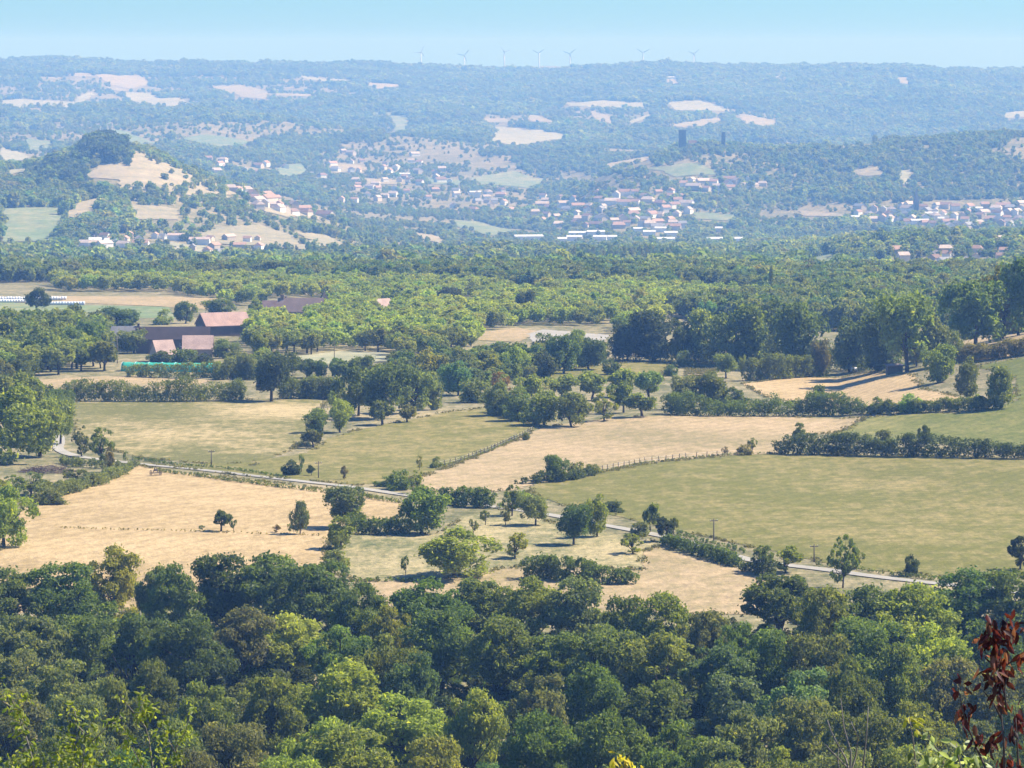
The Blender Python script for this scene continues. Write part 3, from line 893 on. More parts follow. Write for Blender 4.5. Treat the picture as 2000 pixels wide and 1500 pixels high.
# hand-placed trees and bushes: pixel of the foot (u, v), height and width in pixels of the photograph
TREES = [
    # golden field and garden
    (432, 1038, 42, 38, 'round', 'd', 'lone small round tree with a short trunk in the golden field'),
    (456, 1038, 28, 15, 'sapling', 'd', 'thin sapling beside the small round tree in the golden field'),
    (395, 1037, 14, 14, 'sapling', 'o', 'tiny scrubby shoot at the foot of the golden field\'s round tree'),
    (586, 1043, 74, 40, 'tall', 'g', 'slender grey-green tree standing alone in the golden field'),
    (540, 1040, 18, 20, 'sparse', 'n', 'low dry shrub left of the slender tree in the golden field'),
    (566, 1041, 22, 14, 'sapling', 'o', 'small shoot touching the slender tree in the golden field'),
    (677, 1032, 90, 84, 'oak', 'g', 'broad grey-green tree on the golden field\'s right border'),
    (665, 1072, 62, 64, 'tall', 'l', 'light green willowy tree below the grey-green border tree'),
    (660, 1108, 40, 58, 'bush', 'w', 'low light green bush under the willowy border tree'),
    (823, 1042, 98, 96, 'oak', 'o', 'big tree with a yellowish top between lane and garden'),
    (887, 1128, 92, 148, 'oak', 'l', 'wide bright green tree leaning over the weedy garden'),
    (792, 1126, 50, 18, 'sapling', 'o', 'upright slim sapling on the weedy garden\'s lower bank'),
    (925, 1046, 38, 20, 'sapling', 'g', 'spindly young fruit tree nearest the big garden tree'),
    (948, 1026, 36, 22, 'sapling', 'o', 'leaning spindly fruit tree in the middle of the garden'),
    (988, 1026, 38, 26, 'sapling', 'g', 'spindly fruit tree nearest the lane in the garden'),
    (1006, 1090, 58, 62, 'sparse', 'l', 'open-branched tree with grey twigs in the weedy garden'),
    (1120, 1064, 78, 72, 'oak', 'd', 'dark dense tree beside the lane, left one of a pair'),
    (1166, 1048, 82, 54, 'ivy', 'l', 'light green upright tree beside the lane, right one of a pair'),
    (1270, 1040, 58, 34, 'round', 'g', 'lollipop tree with a bare trunk at the lane bend'),
    (1300, 1058, 48, 34, 'round', 'k', 'dark leaning lollipop tree on the lane\'s near side'),
    (1316, 1044, 34, 22, 'round', 'y', 'small pale lollipop tree behind the dark leaning one'),
    (1236, 1082, 46, 56, 'sparse', 'l', 'airy light green tree on the tan grass below the lane'),
    (1250, 1046, 30, 40, 'bush', 'g', 'grey-green roadside bush under the lollipop tree at the bend'),
    (1046, 1026, 58, 62, 'oak', 'g', 'round grey tree overhanging the lane\'s hidden stretch'),
    (1000, 1008, 62, 50, 'sparse', 'o', 'loose olive tree left of the lane\'s hidden stretch'),
    (1022, 990, 34, 50, 'bush', 'l', 'pale bush behind the loose olive tree by the lane'),
    (1195, 1000, 24, 44, 'bush', 'd', 'low dark bush above the lane right of the tree pair'),
    (1646, 1148, 104, 56, 'sparse', 'd', 'tall ragged dark tree beside the lane\'s right stretch'),
    (1672, 1110, 40, 40, 'sparse', 'o', 'olive side growth of the ragged roadside tree'),
    (1780, 1124, 44, 30, 'bush', 'k', 'small compact dark tree on the far side of the lane'),
    (1484, 1118, 62, 66, 'sparse', 'o', 'crooked half-bare tree at the tan plot\'s right corner'),
    (1535, 1118, 60, 70, 'sparse', 'l', 'thin yellow-green tree above the crooked half-bare one'),
    (1992, 1112, 76, 60, 'sparse', 'k', 'dark loose tree cut by the picture\'s right edge below the big meadow'),
    # lane verge, left
    (568, 928, 34, 36, 'bush', 'k', 'black-green bush on the far verge of the lane'),
    (589, 922, 42, 14, 'sapling', 'o', 'thin upright shoot behind the black-green verge bush'),
    (608, 929, 20, 15, 'round', 'k', 'tiny ball-shaped tree beside the black-green verge bush'),
    (672, 937, 32, 18, 'sparse', 'n', 'withered little tree on the lane\'s far verge'),
    (782, 956, 46, 52, 'bush', 'd', 'dark bush where the lane meets the hay meadow'),
    (812, 965, 48, 34, 'sparse', 'y', 'yellow-green bush at the hay meadow\'s lower tip'),
    (752, 950, 20, 40, 'bush', 'd', 'low bush left of the dark bush at the lane junction'),
    (819, 919, 30, 16, 'sapling', 'w', 'slim young tree on the fence between meadow and hay'),
    (851, 914, 22, 22, 'bush', 'g', 'round grey bush on the fence between meadow and hay'),
    (1028, 860, 18, 16, 'bush', 'o', 'small bush high on the fence between meadow and hay'),
    (1088, 938, 54, 54, 'oak', 'd', 'dark round tree at the big meadow\'s upper left corner'),
    (1128, 932, 36, 40, 'bush', 'g', 'grey bush right of the dark round corner tree'),
    (1156, 926, 24, 36, 'bush', 'o', 'lower grey bush at the end of the corner clump'),
    (1456, 889, 26, 34, 'bush', 'n', 'brown hollow bush on the fence of the big meadow'),
    (1470, 880, 26, 22, 'sparse', 'g', 'wispy growth behind the brown hollow bush'),
    (1416, 888, 16, 16, 'sparse', 'n', 'small dry twiggy bush on the big meadow\'s fence'),
    (1560, 866, 40, 28, 'tall', 'g', 'small grey tree rising from the dark right hedge'),
    (1806, 872, 48, 30, 'tall', 'd', 'leaning dark tree rising from the dark right hedge'),
    (1724, 870, 34, 36, 'bush', 'o', 'olive hump in the middle of the dark right hedge'),
    # trio in the centre-left meadow
    (617, 846, 52, 54, 'oak', 'w', 'round green tree of the meadow trio, nearest the patchy field'),
    (664, 845, 70, 52, 'ivy', 'l', 'taller light green tree of the meadow trio'),
    (650, 795, 36, 24, 'tall', 'l', 'small bright tree peeping over the meadow trio'),
    (612, 874, 36, 38, 'round', 'g', 'grey olive-like little tree below the meadow trio'),
    (596, 872, 14, 28, 'bush', 'k', 'dark low bush at the foot of the grey little tree'),
    (747, 830, 46, 52, 'round', 'o', 'round-headed field tree, larger of two under the dark grove'),
    (795, 825, 34, 36, 'round', 'n', 'round-headed field tree, smaller of two under the dark grove'),
    # dark grove
    (700, 812, 96, 76, 'oak', 'd', 'dark tree at the left end of the central grove'),
    (748, 818, 108, 108, 'oak', 'd', 'largest dark tree of the central grove, left of its middle'),
    (806, 808, 100, 96, 'oak', 'g', 'grey-green tree in the middle of the central grove'),
    (845, 800, 84, 70, 'tall', 'g', 'upright grey tree at the right end of the central grove'),
    (838, 752, 76, 90, 'sparse', 'y', 'sunlit yellow-green tree behind the central grove'),
    (895, 772, 66, 74, 'ivy', 'b', 'smooth blue-green tree right of the central grove'),
    (930, 786, 48, 66, 'bush', 'o', 'olive bush between the grove and the rusty tree'),
    (978, 770, 44, 46, 'sparse', 'r', 'rusty-leaved tree above the central orchard clump'),
    (955, 745, 60, 70, 'sparse', 'l', 'light drooping tree behind the rusty-leaved tree'),
    (905, 735, 54, 60, 'oak', 'o', 'olive tree at the orchard\'s foot behind the grove'),
    (1010, 735, 58, 60, 'oak', 'l', 'bright tree left of the olive pasture strip'),
    (1036, 745, 34, 32, 'bush', 'g', 'grey bush at the left tip of the olive pasture strip'),
    (1066, 738, 58, 60, 'bush', 'k', 'dark bushy tree above the left of the olive pasture strip'),
    (1100, 730, 82, 76, 'oak', 'd', 'dark tree with a lit yellow crown left of the tall tree line'),
    (1150, 722, 68, 66, 'oak', 'd', 'rounded dark tree just left of the tall tree line'),
    (530, 784, 96, 86, 'oak', 'k', 'big dark oak at the top of the patchy field'),
    (600, 738, 40, 40, 'ivy', 'd', 'dark round shrub, left of three above the bramble hedge'),
    (628, 738, 38, 32, 'ivy', 'd', 'dark round shrub, middle of three above the bramble hedge'),
    (656, 738, 42, 32, 'ivy', 'd', 'dark round shrub, right of three above the bramble hedge'),
    (712, 742, 52, 56, 'oak', 'o', 'olive tree between the dark shrubs and the central grove'),
    # clump in the middle
    (972, 812, 66, 60, 'oak', 'w', 'fresh green tree at the left end of the middle orchard clump'),
    (1012, 822, 66, 66, 'oak', 'w', 'second tree from the left in the middle orchard clump\'s front'),
    (1062, 830, 72, 76, 'oak', 'l', 'light tree in the centre of the middle orchard clump\'s front'),
    (1116, 834, 74, 76, 'oak', 'w', 'spreading dark-trunked tree of the middle orchard clump\'s front'),
    (1180, 822, 54, 60, 'sparse', 'y', 'yellowish tree of the middle orchard clump\'s front'),
    (1254, 814, 48, 60, 'round', 'w', 'separate dome-shaped tree at the right end of the middle clump'),
    (1218, 806, 58, 54, 'walnut', 'w', 'trunk-showing tree left of the dome-shaped one'),
    (1040, 786, 52, 60, 'walnut', 'l', 'left tree in the middle clump\'s back row'),
    (1098, 784, 54, 62, 'walnut', 'w', 'second tree from the left in the middle clump\'s back row'),
    (1156, 782, 56, 62, 'walnut', 'w', 'third tree from the left in the middle clump\'s back row'),
    (1214, 776, 56, 60, 'walnut', 'l', 'fourth tree from the left in the middle clump\'s back row'),
    (1268, 780, 58, 60, 'walnut', 'w', 'right tree in the middle clump\'s back row'),
    (1192, 732, 34, 36, 'bush', 'd', 'single dark bush on the olive pasture strip'),
    (1022, 832, 32, 26, 'sapling', 'l', 'pale young tree below the left of the middle clump'),
    (1046, 828, 30, 30, 'bush', 'g', 'grey bush beside the pale young tree below the clump'),
    # right of the gap
    (1336, 716, 38, 32, 'bush', 'g', 'grey-green bush on the farm track behind the middle clump'),
    (1310, 734, 26, 28, 'bush', 'd', 'dark bush left of the farm track'),
    (1336, 800, 74, 70, 'oak', 'g', 'tree at the left end of the thicket under the upper stubble field'),
    (1388, 800, 82, 80, 'oak', 'w', 'largest tree of the thicket under the upper stubble field'),
    (1430, 802, 52, 60, 'bush', 'o', 'olive bush at the right end of the thicket'),
    (1418, 738, 48, 50, 'oak', 'w', 'round green tree above the thicket, left of the post-like tree'),
    (1450, 744, 52, 18, 'poplar', 'l', 'narrow upright tree at the upper stubble field\'s left corner'),
    (1594, 802, 56, 44, 'tall', 'd', 'small dark tree in the hedge below the upper stubble field'),
    (1712, 808, 38, 36, 'bush', 'w', 'green rounded bush in the hedge below the upper stubble field'),
    (1776, 806, 44, 46, 'bush', 'l', 'light domed bush right of the green one in that hedge'),
    (1832, 748, 82, 78, 'oak', 'l', 'light green tree at the upper stubble field\'s right corner'),
    (1888, 782, 84, 62, 'ivy', 'o', 'olive tree in the row right of the upper stubble field'),
    (1955, 798, 84, 64, 'ivy', 'w', 'rounded ivy-clad tree at the row\'s right end in the green field'),
    (1862, 708, 62, 38, 'ivy', 'w', 'small ivy-clad tree above the row beside the straw bank'),
    (1908, 796, 26, 20, 'bush', 'l', 'little pale bush at the foot of the ivy-clad row'),
    (1606, 736, 80, 52, 'oak', 'n', 'brown-tinged round tree at the upper stubble field\'s top edge'),
    # tall tree line
    (1225, 705, 78, 70, 'oak', 'k', 'dark shrubby tree at the left foot of the tall tree line'),
    (1278, 705, 108, 120, 'oak', 'k', 'blackish dome at the left end of the tall tree line'),
    (1332, 708, 78, 54, 'ivy', 'g', 'ivy-clad tree standing before the blackish dome'),
    (1382, 708, 112, 92, 'oak', 'w', 'green tree right of the ivy-clad one in the tall line'),
    (1448, 715, 132, 118, 'oak', 'd', 'broad dark tree left of the middle of the tall line'),
    (1510, 700, 110, 90, 'oak', 'k', 'shaded tree behind the middle of the tall line'),
    (1560, 722, 142, 120, 'oak', 'd', 'dark high tree in the middle of the tall line'),
    (1660, 728, 118, 100, 'oak', 'd', 'dark tree right of the brown-tinged tree in the tall line'),
    (1720, 726, 128, 110, 'oak', 'd', 'dark tree left of the highest in the tall line'),
    (1772, 726, 156, 128, 'oak', 'o', 'highest broad tree at the right end of the tall line'),
    (1826, 716, 96, 70, 'oak', 'g', 'grey-green side tree closing the tall line on its right'),
    (1790, 716, 70, 60, 'ivy', 'g', 'pale low tree at the foot of the highest tree'),
    # far right wood
    (1905, 682, 146, 120, 'oak', 'd', 'left tree of the high wood at the picture\'s right edge'),
    (1958, 664, 160, 120, 'oak', 'o', 'sunlit middle tree of the high wood at the right edge'),
    (2008, 660, 178, 120, 'oak', 'd', 'outermost tree of the high wood at the right edge'),
    (1930, 640, 70, 60, 'oak', 'k', 'dark lower tree inside the right-edge wood'),
    (1990, 655, 80, 90, 'oak', 'k', 'blackish lower tree at the foot of the right-edge wood'),
    # left edge
    (20, 905, 150, 150, 'oak', 'l', 'large bright walnut at the left edge above the track'),
    (78, 892, 120, 110, 'oak', 'l', 'bright walnut between the left-edge one and the pale track'),
    (118, 868, 92, 70, 'oak', 'w', 'walnut with a dark hollow beside the pale track'),
    (52, 812, 84, 84, 'oak', 'l', 'bright walnut higher on the left edge'),
    (-10, 815, 90, 90, 'oak', 'w', 'walnut cut by the left edge, above the bright ones'),
    (8, 1068, 116, 104, 'oak', 'l', 'light green tree at the golden field\'s left edge'),
    (-14, 1010, 80, 80, 'oak', 'y', 'yellow-green tree cut by the left edge above the golden field'),
    (160, 892, 60, 46, 'sparse', 'g', 'grey loose tree beside the pale track'),
    (198, 905, 70, 56, 'sparse', 'o', 'half-bare tree right of the pale track'),
    (214, 922, 50, 24, 'sparse', 'n', 'leafless leaning tree by the lane start'),
    (245, 902, 24, 14, 'sapling', 'd', 'dark stump-like shrub at the patchy field\'s lower corner'),
    (146, 948, 40, 60, 'sparse', 'o', 'olive shrub in the scrub beside the brush heap'),
    (60, 968, 46, 70, 'sparse', 'g', 'grey shrub in the scrub at the golden field\'s corner'),
    (100, 985, 38, 60, 'bush', 'g', 'grey bush on the golden field\'s upper left border'),
    (22, 978, 50, 60, 'sparse', 'o', 'olive scrub tree below the brush heap'),
    (40, 760, 66, 60, 'oak', 'd', 'dark tree above the bright walnuts on the left'),
    (8, 772, 70, 60, 'oak', 'g', 'grey tree at the left edge above the bright walnuts'),
    (70, 722, 58, 70, 'oak', 'k', 'blackish oak left of the farm orchard'),
    (60, 770, 40, 54, 'bush', 'd', 'dark bush left of the tan strip'),
    # around the farm
    (72, 612, 48, 48, 'round', 'k', 'solitary dark round tree before the white bales'),
    (100, 652, 42, 54, 'oak', 'd', 'round tree at the edge of the lush green field'),
    (36, 668, 36, 60, 'bush', 'd', 'low dark tree under the lush green field'),
    (225, 648, 52, 86, 'oak', 'd', 'broad dark tree behind the slate-roofed house'),
    (362, 632, 48, 50, 'oak', 'd', 'dark tree behind the long barn'),
    (318, 634, 30, 40, 'bush', 'y', 'yellow tree behind the long barn'),
    (432, 618, 38, 70, 'oak', 'o', 'rounded tree behind the pink-roofed barn'),
    (505, 622, 44, 46, 'sparse', 'l', 'light tree before the manor'),
    (560, 615, 26, 36, 'bush', 'd', 'small dark tree before the manor\'s wall'),
    (512, 596, 26, 22, 'tall', 'k', 'blackish rounded tree at the manor\'s left end'),
    (262, 690, 52, 74, 'oak', 'g', 'grey-green tree in front of the slate-roofed house'),
    (362, 712, 34, 60, 'bush', 'd', 'dark bush between the farm and the green tunnel'),
    (314, 708, 26, 50, 'bush', 'k', 'blackish bush at the foot of the lean-to roof'),
    (398, 716, 30, 50, 'bush', 'k', 'dark bush at the green tunnel\'s right end'),
    (438, 700, 40, 60, 'oak', 'w', 'green tree right of the tile-roofed outhouse'),
    (463, 722, 44, 54, 'sparse', 'g', 'grey thicket right of the green tunnel'),
    (150, 720, 60, 74, 'walnut', 'w', 'walnut left of the utility pole by the farm'),
    (204, 724, 60, 66, 'walnut', 'w', 'walnut directly beside the utility pole by the farm'),
    (106, 702, 50, 70, 'walnut', 'o', 'walnut at the left of the farm orchard'),
    (170, 690, 50, 66, 'walnut', 'w', 'walnut behind those by the utility pole'),
    (60, 690, 48, 60, 'walnut', 'w', 'walnut under the lush field\'s corner'),
    (14, 718, 54, 60, 'walnut', 'w', 'walnut at the left edge below the lush field'),
    (874, 606, 50, 62, 'oak', 'k', 'dark pointed tree in the middle of the orchards'),
    (1030, 622, 60, 44, 'oak', 'k', 'dark upright tree at the right of the orchards'),
    (1062, 684, 40, 50, 'bush', 'g', 'grey shrub in front of the gravel yard'),
    (1122, 692, 52, 48, 'oak', 'l', 'light tree in front of the gravel yard'),
    (920, 676, 36, 34, 'ivy', 'g', 'pale grey smooth tree at the orchard\'s near edge'),
    (984, 528, 40, 46, 'oak', 'd', 'tall dark tree on the plateau\'s rim'),
    (1004, 556, 46, 60, 'oak', 'd', 'broad dark tree below the tall rim tree'),
    (1640, 590, 50, 60, 'oak', 'b', 'grey drooping tree behind the tall tree line'),
    (1700, 592, 40, 60, 'oak', 'd', 'dark tree on the rim right of the drooping one'),
]
labels_seen = set()
rt = np.random.default_rng(77)
SPECIES = {'forest': 'oak_tree', 'oak': 'broadleaf_tree', 'ivy': 'ivy_clad_tree', 'round': 'round_tree', 'tall': 'slender_tree', 'sparse': 'open_tree',
           'walnut': 'walnut_tree', 'bush': 'bush', 'poplar': 'poplar_tree', 'sapling': 'sapling', 'cypress': 'cypress_tree'}
for (u, v, h, w, kind, code, lab) in TREES:
    P = hit(u, v, 560, 2290)
    s = mpp(P[1])
    tree_at(SPECIES[kind], lab, 'bush' if kind == 'bush' else 'tree', kind, P, h * s * 1.04, w * s * 1.1, code, rt)

P = hit(1507, 600, 560, 2290)
tree_at('cypress_tree', 'thin black cypress rising like a post above the rim woods', 'tree', 'cypress', P, 80 * mpp(P[1]), 13 * mpp(P[1]), 'k', rt)

# the foreground wood, rank by rank: (u, row of the crown's top, width)
FOREST = [
    [(20, 1108, 130, 'd'), (128, 1098, 130, 'd'), (222, 1064, 105, 'y'), (300, 1082, 66, 'g'), (346, 1098, 100, 'd'), (430, 1082, 130, 'd'), (520, 1080, 150, 'd'), (612, 1086, 140, 'd'),
     (692, 1134, 105, 'o'), (768, 1172, 80, 'y'), (850, 1122, 140, 'd'), (942, 1106, 120, 'd'), (1034, 1124, 125, 'l'), (1130, 1128, 130, 'g'), (1222, 1164, 100, 'o'), (1292, 1158, 110, 'y'),
     (1378, 1190, 100, 'g'), (1440, 1196, 80, 'o'), (1530, 1104, 150, 'd'), (1606, 1144, 110, 'o'), (1704, 1142, 150, 'd'), (1794, 1138, 140, 'l'), (1900, 1108, 160, 'd'), (1992, 1100, 140, 'd')],
    [(60, 1180, 150, 'g'), (170, 1160, 130, 'o'), (262, 1186, 140, 'd'), (372, 1194, 140, 'd'), (470, 1172, 130, 'g'), (562, 1178, 150, 'l'), (662, 1204, 120, 'd'), (758, 1236, 110, 'o'),
     (866, 1188, 150, 'd'), (976, 1204, 150, 'o'), (1084, 1216, 150, 'd'), (1192, 1212, 150, 'd'), (1302, 1222, 150, 'l'), (1400, 1240, 140, 'b'), (1502, 1228, 130, 'd'), (1592, 1222, 120, 'o'),
     (1700, 1196, 150, 'd'), (1812, 1206, 130, 'l'), (1930, 1204, 140, 'd')],
    [(20, 1236, 130, 'g'), (120, 1272, 140, 'g'), (228, 1288, 88, 'o'), (300, 1290, 92, 'o'), (402, 1310, 120, 'o'), (522, 1318, 120, 'o'), (664, 1266, 155, 'l'), (808, 1256, 100, 'b'),
     (1052, 1300, 110, 'g'), (1152, 1294, 130, 'd'), (1276, 1300, 140, 'd'), (1436, 1290, 140, 'b'), (1556, 1290, 140, 'b'), (1662, 1284, 110, 'o'), (1764, 1254, 110, 'o'), (1862, 1282, 120, 'g'), (1962, 1290, 140, 'g')],
    [(10, 1330, 140, 'g'), (156, 1340, 110, 'g'), (332, 1400, 110, 'g'), (462, 1396, 130, 'g'), (640, 1378, 140, 'l'), (790, 1336, 165, 'l'), (922, 1332, 100, 'l'), (1046, 1384, 120, 'd'),
     (1180, 1386, 140, 'd'), (1322, 1384, 130, 'd'), (1446, 1370, 130, 'g'), (1566, 1362, 140, 'g'), (1690, 1372, 140, 'o'), (1806, 1352, 120, 'l'), (1906, 1380, 130, 'g'), (1996, 1370, 110, 'g')],
    [(90, 1440, 120, 'd'), (236, 1462, 130, 'd'), (390, 1462, 110, 'g'), (560, 1462, 130, 'l'), (700, 1420, 170, 'l'), (856, 1432, 130, 'l'), (962, 1490, 90, 'b'), (1050, 1486, 60, 'b'),
     (1180, 1474, 130, 'd'), (1300, 1462, 110, 'd'), (1408, 1442, 110, 'g'), (1530, 1456, 110, 'l'), (1650, 1452, 130, 'g'), (1778, 1442, 120, 'l'), (1890, 1456, 130, 'g'), (1990, 1450, 100, 'd')],
]
RANKS = ['along the upper edge of the foreground wood', 'in the second rank of the foreground wood', 'in the middle rank of the foreground wood',
         'in the fourth rank of the foreground wood', 'along the bottom of the foreground wood']
SHAPEW = {'d': 'leafy', 'o': 'leafy', 'l': 'sunlit', 'g': 'leafy', 'y': 'sunlit', 'b': 'leafy'}
for r, rank in enumerate(FOREST):
    for i, (u, v, w, code) in enumerate(sorted(rank)):
        D = float(np.interp(v, [1060, 1100, 1200, 1300, 1400, 1500], [622, 602, 545, 492, 442, 404])) + rt.uniform(-6, 6)
        top = at(u, v, D)
        g = float(H(top[0], D))
        tree_at('oak_tree', f'{LW[code]} {SHAPEW[code]} tree, {ORD[i]} from the left {RANKS[r]}', 'tree', 'forest', (top[0], D, g), top[2] - g, w * mpp(D) * 1.3, code, rt, 'trees of the foreground wood', 0.3)


# ------------------------------------------------------------------ hedges
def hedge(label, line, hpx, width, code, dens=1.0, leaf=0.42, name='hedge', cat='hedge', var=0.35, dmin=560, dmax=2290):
    rng = np.random.default_rng(int(line[0][0] * 3 + line[0][1]))
    P = [hit(u, v, dmin, dmax) for u, v in line]
    hp = hpx if isinstance(hpx, (list, tuple)) else [hpx] * len(P)
    C, Rb = [], []
    for (a, b, ha, hb) in zip(P[:-1], P[1:], hp[:-1], hp[1:]):
        L = float(np.hypot(*(b - a)[:2]))
        m = max(2, int(L / 0.9))
        for k in range(m):
            t = k / m
            p = a + (b - a) * t
            hh = (ha + (hb - ha) * t) * mpp(p[1])
            hh *= 1 + var * 2.6 * float(fbm(np.array(p[0] / 6.0), np.array(p[1] / 6.0 + 7.7), 21, 4))
            rb = max(0.3, min(0.6 * width, 0.42 * hh)) * rng.uniform(0.5, 1.35)
            nst = max(1, int(hh / (rb * 1.3)))
            for q in range(nst):
                zz = rb * 0.7 + (hh - rb * 1.5) * (q / max(1, nst - 1) if nst > 1 else 0.4)
                x, y = p[0] + rng.normal(0, width * 0.25), p[1] + rng.normal(0, width * 0.25)
                C.append((x, y, float(H(x, y)) + max(0.2, zz)))
                Rb.append(rb)
    C, Rb = np.array(C), np.array(Rb)
    o0 = P[0]
    C = C - o0
    n = int(min(16000, dens * 3.2 * 12.6 * (Rb ** 2).sum() / leaf ** 2 * 0.5))
    V, var_ = leaves_on_blobs(rng, C, Rb, n, leaf)
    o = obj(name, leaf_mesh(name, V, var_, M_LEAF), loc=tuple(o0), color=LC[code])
    return tag(o, label, cat)


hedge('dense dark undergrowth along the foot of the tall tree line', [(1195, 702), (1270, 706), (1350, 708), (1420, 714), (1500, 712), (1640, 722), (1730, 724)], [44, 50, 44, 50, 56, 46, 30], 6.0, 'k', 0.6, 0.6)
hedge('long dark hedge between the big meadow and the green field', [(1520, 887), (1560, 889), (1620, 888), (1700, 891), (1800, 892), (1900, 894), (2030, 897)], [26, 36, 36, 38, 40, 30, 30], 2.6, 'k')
hedge('hedge along the bottom of the upper stubble field', [(1305, 808), (1350, 812), (1450, 813), (1560, 812), (1640, 812), (1690, 808)], [34, 40, 38, 40, 38, 24], 3.0, 'd')
hedge('lower hedge right of the rounded bushes below the upper stubble field', [(1685, 808), (1740, 808), (1800, 806), (1860, 803), (1960, 799)], [14, 24, 24, 26, 22], 2.2, 'o')
hedge('olive hedge along the upper stubble field\'s top left edge', [(1462, 744), (1520, 741), (1580, 737), (1620, 735)], [40, 44, 46, 30], 2.4, 'o')
hedge('thick hedge between the tan strip and the patchy field', [(112, 782), (180, 783), (260, 784), (340, 785), (420, 784), (482, 781)], [22, 44, 38, 40, 42, 44], 3.4, 'o')
hedge('purplish bramble hedge right of the big dark oak', [(562, 779), (600, 779), (640, 779), (668, 782)], [38, 42, 42, 40], 3.0, 'o')
hedge('garden hedge on the golden field\'s right border', [(688, 1042), (720, 1044), (760, 1045), (800, 1046)], [36, 34, 40, 44], 2.2, 'd')
hedge('clipped hedge on the near side of the lane\'s bend', [(1296, 1064), (1330, 1074), (1370, 1086), (1410, 1098), (1446, 1108)], [22, 24, 26, 28, 26], 1.5, 'd', var=0.12)
hedge('clipped hedge end beneath the crooked tree by the tan plot', [(1452, 1116), (1500, 1126), (1515, 1128)], [24, 34, 24], 1.8, 'k')
hedge('dark hedge between the weedy garden and the tan plot', [(1034, 1130), (1080, 1132), (1130, 1136), (1180, 1142), (1250, 1140)], [50, 46, 40, 36, 30], 2.2, 'd', var=0.25)
hedge('low shaded hedge at the weedy garden\'s lower left', [(690, 1136), (740, 1136), (790, 1137), (846, 1138)], [12, 12, 12, 16], 1.0, 'd')
hedge('bushy hedge between the lane and the big meadow\'s left tip', [(866, 984), (900, 988), (940, 992), (980, 992)], [28, 32, 30, 26], 2.0, 'd')
hedge('low hedge on the lane\'s near verge beside the golden field', [(310, 922), (380, 930), (460, 942), (540, 952), (620, 961), (700, 970), (785, 984)], [8, 8, 9, 9, 9, 9, 10], 0.7, 'o', 0.8, 0.28, var=0.2)
hedge('thin grassy hedge on the lane\'s far verge', [(262, 898), (340, 908), (440, 916), (540, 930), (560, 934)], [8, 7, 6, 6, 5], 0.6, 'd', 0.8, 0.28, var=0.2)
hedge('low dark hedge on the far verge of the lane\'s right stretch', [(1325, 1046), (1380, 1060), (1430, 1072), (1460, 1082)], [10, 9, 9, 8], 0.8, 'd', 0.8, 0.28)
hedge('dark grassy verge along the lane below the big meadow', [(1600, 1104), (1680, 1114), (1760, 1126), (1880, 1138), (2000, 1150)], [9, 9, 10, 9, 10], 0.8, 'o', 0.8, 0.28)
hedge('scrubby hedge along the golden field\'s upper left border', [(70, 980), (130, 966), (190, 948), (240, 926), (268, 908)], [30, 30, 26, 18, 10], 2.0, 'g', 0.8)
hedge('dark bushes of the corner clump by the big meadow', [(1016, 946), (1050, 944), (1090, 942), (1130, 936), (1170, 924)], [10, 20, 30, 22, 10], 2.0, 'k')
hedge('straw-coloured bramble bank by the right-edge wood', [(1874, 700), (1900, 704), (1950, 700), (2030, 690)], [26, 30, 28, 30], 3.0, 'n')
hedge('bushes behind the green tunnel', [(250, 736), (310, 738), (370, 739), (420, 738), (470, 730)], [22, 26, 28, 30, 30], 1.8, 'w', 0.55, name='hedge')
hedge('tall hedge right of the tunnel up to the dark oak', [(430, 742), (470, 740), (500, 742)], [36, 40, 36], 2.5, 'g')
hedge('row of brambles below the hay meadow\'s left fence', [(846, 914), (900, 902), (960, 880), (1010, 858)], [4, 5, 4, 4], 0.6, 'o', 0.5, 0.25)
hedge('weedy line along the big meadow\'s upper fence', [(1176, 921), (1260, 905), (1340, 896), (1420, 889), (1520, 886)], [5, 6, 4, 5, 5], 0.6, 'o', 0.5, 0.25)
hedge('dark bushes under the middle orchard clump', [(960, 806), (1000, 818), (1040, 826)], [20, 26, 20], 2.2, 'd')
hedge('scrub hedge above the patchy field\'s left corner', [(80, 800), (110, 790), (140, 783)], [22, 26, 20], 2.4, 'd')
hedge('scrubby growth along the pale track at left', [(120, 905), (150, 912), (200, 915), (250, 912)], [12, 18, 16, 8], 1.4, 'g', 0.7)
hedge('weedy line of stubble across the golden field', [(120, 1032), (250, 1036), (400, 1040), (520, 1044), (630, 1047)], [3, 4, 5, 4, 6], 0.5, 'n', 0.35, 0.25)


# ------------------------------------------------------------------ masses of trees (nobody could count them): instanced from a few tree shapes
def shape_set(name, kinds):
    c = bpy.data.collections.new(name)
    for i, me in enumerate(kinds):
        c.objects.link(bpy.data.objects.new(f'{name}_{i:02d}', me))
    return c


def merged_tree(cm, tm):
    """Leaves and trunk in one small mesh, for the instanced masses."""
    return cm


FARK = make_kind('far_tree', 6, 14, 150, 0.26, 0.02, 'round', (0.18, 0.28), 0, 0, 900, M_FARLEAF, 0.95, 0.0)
MIDK = make_kind('mass_tree', 6, 26, 800, 0.11, 0.10, 'spread', (0.12, 0.21), 0, 0, 950, M_FARLEAF, 0.85, 0.004)
UNDK = make_kind('undergrowth', 5, 24, 900, 0.10, 0.0, 'bush', (0.12, 0.24), 0, 0, 980, M_FARLEAF)
POPK = make_kind('far_poplar', 3, 26, 560, 0.085, 0.02, 'poplar', (0.09, 0.15), 0, 0, 990, M_FARLEAF, 0.85, 0.0)
SET_FAR = shape_set('far_tree_shapes', [k[0] for k in FARK])
SET_MID = shape_set('mass_tree_shapes', [k[0] for k in MIDK])
SET_UND = shape_set('undergrowth_shapes', [k[0] for k in UNDK])
SET_POP = shape_set('poplar_shapes', [k[0] for k in POPK])


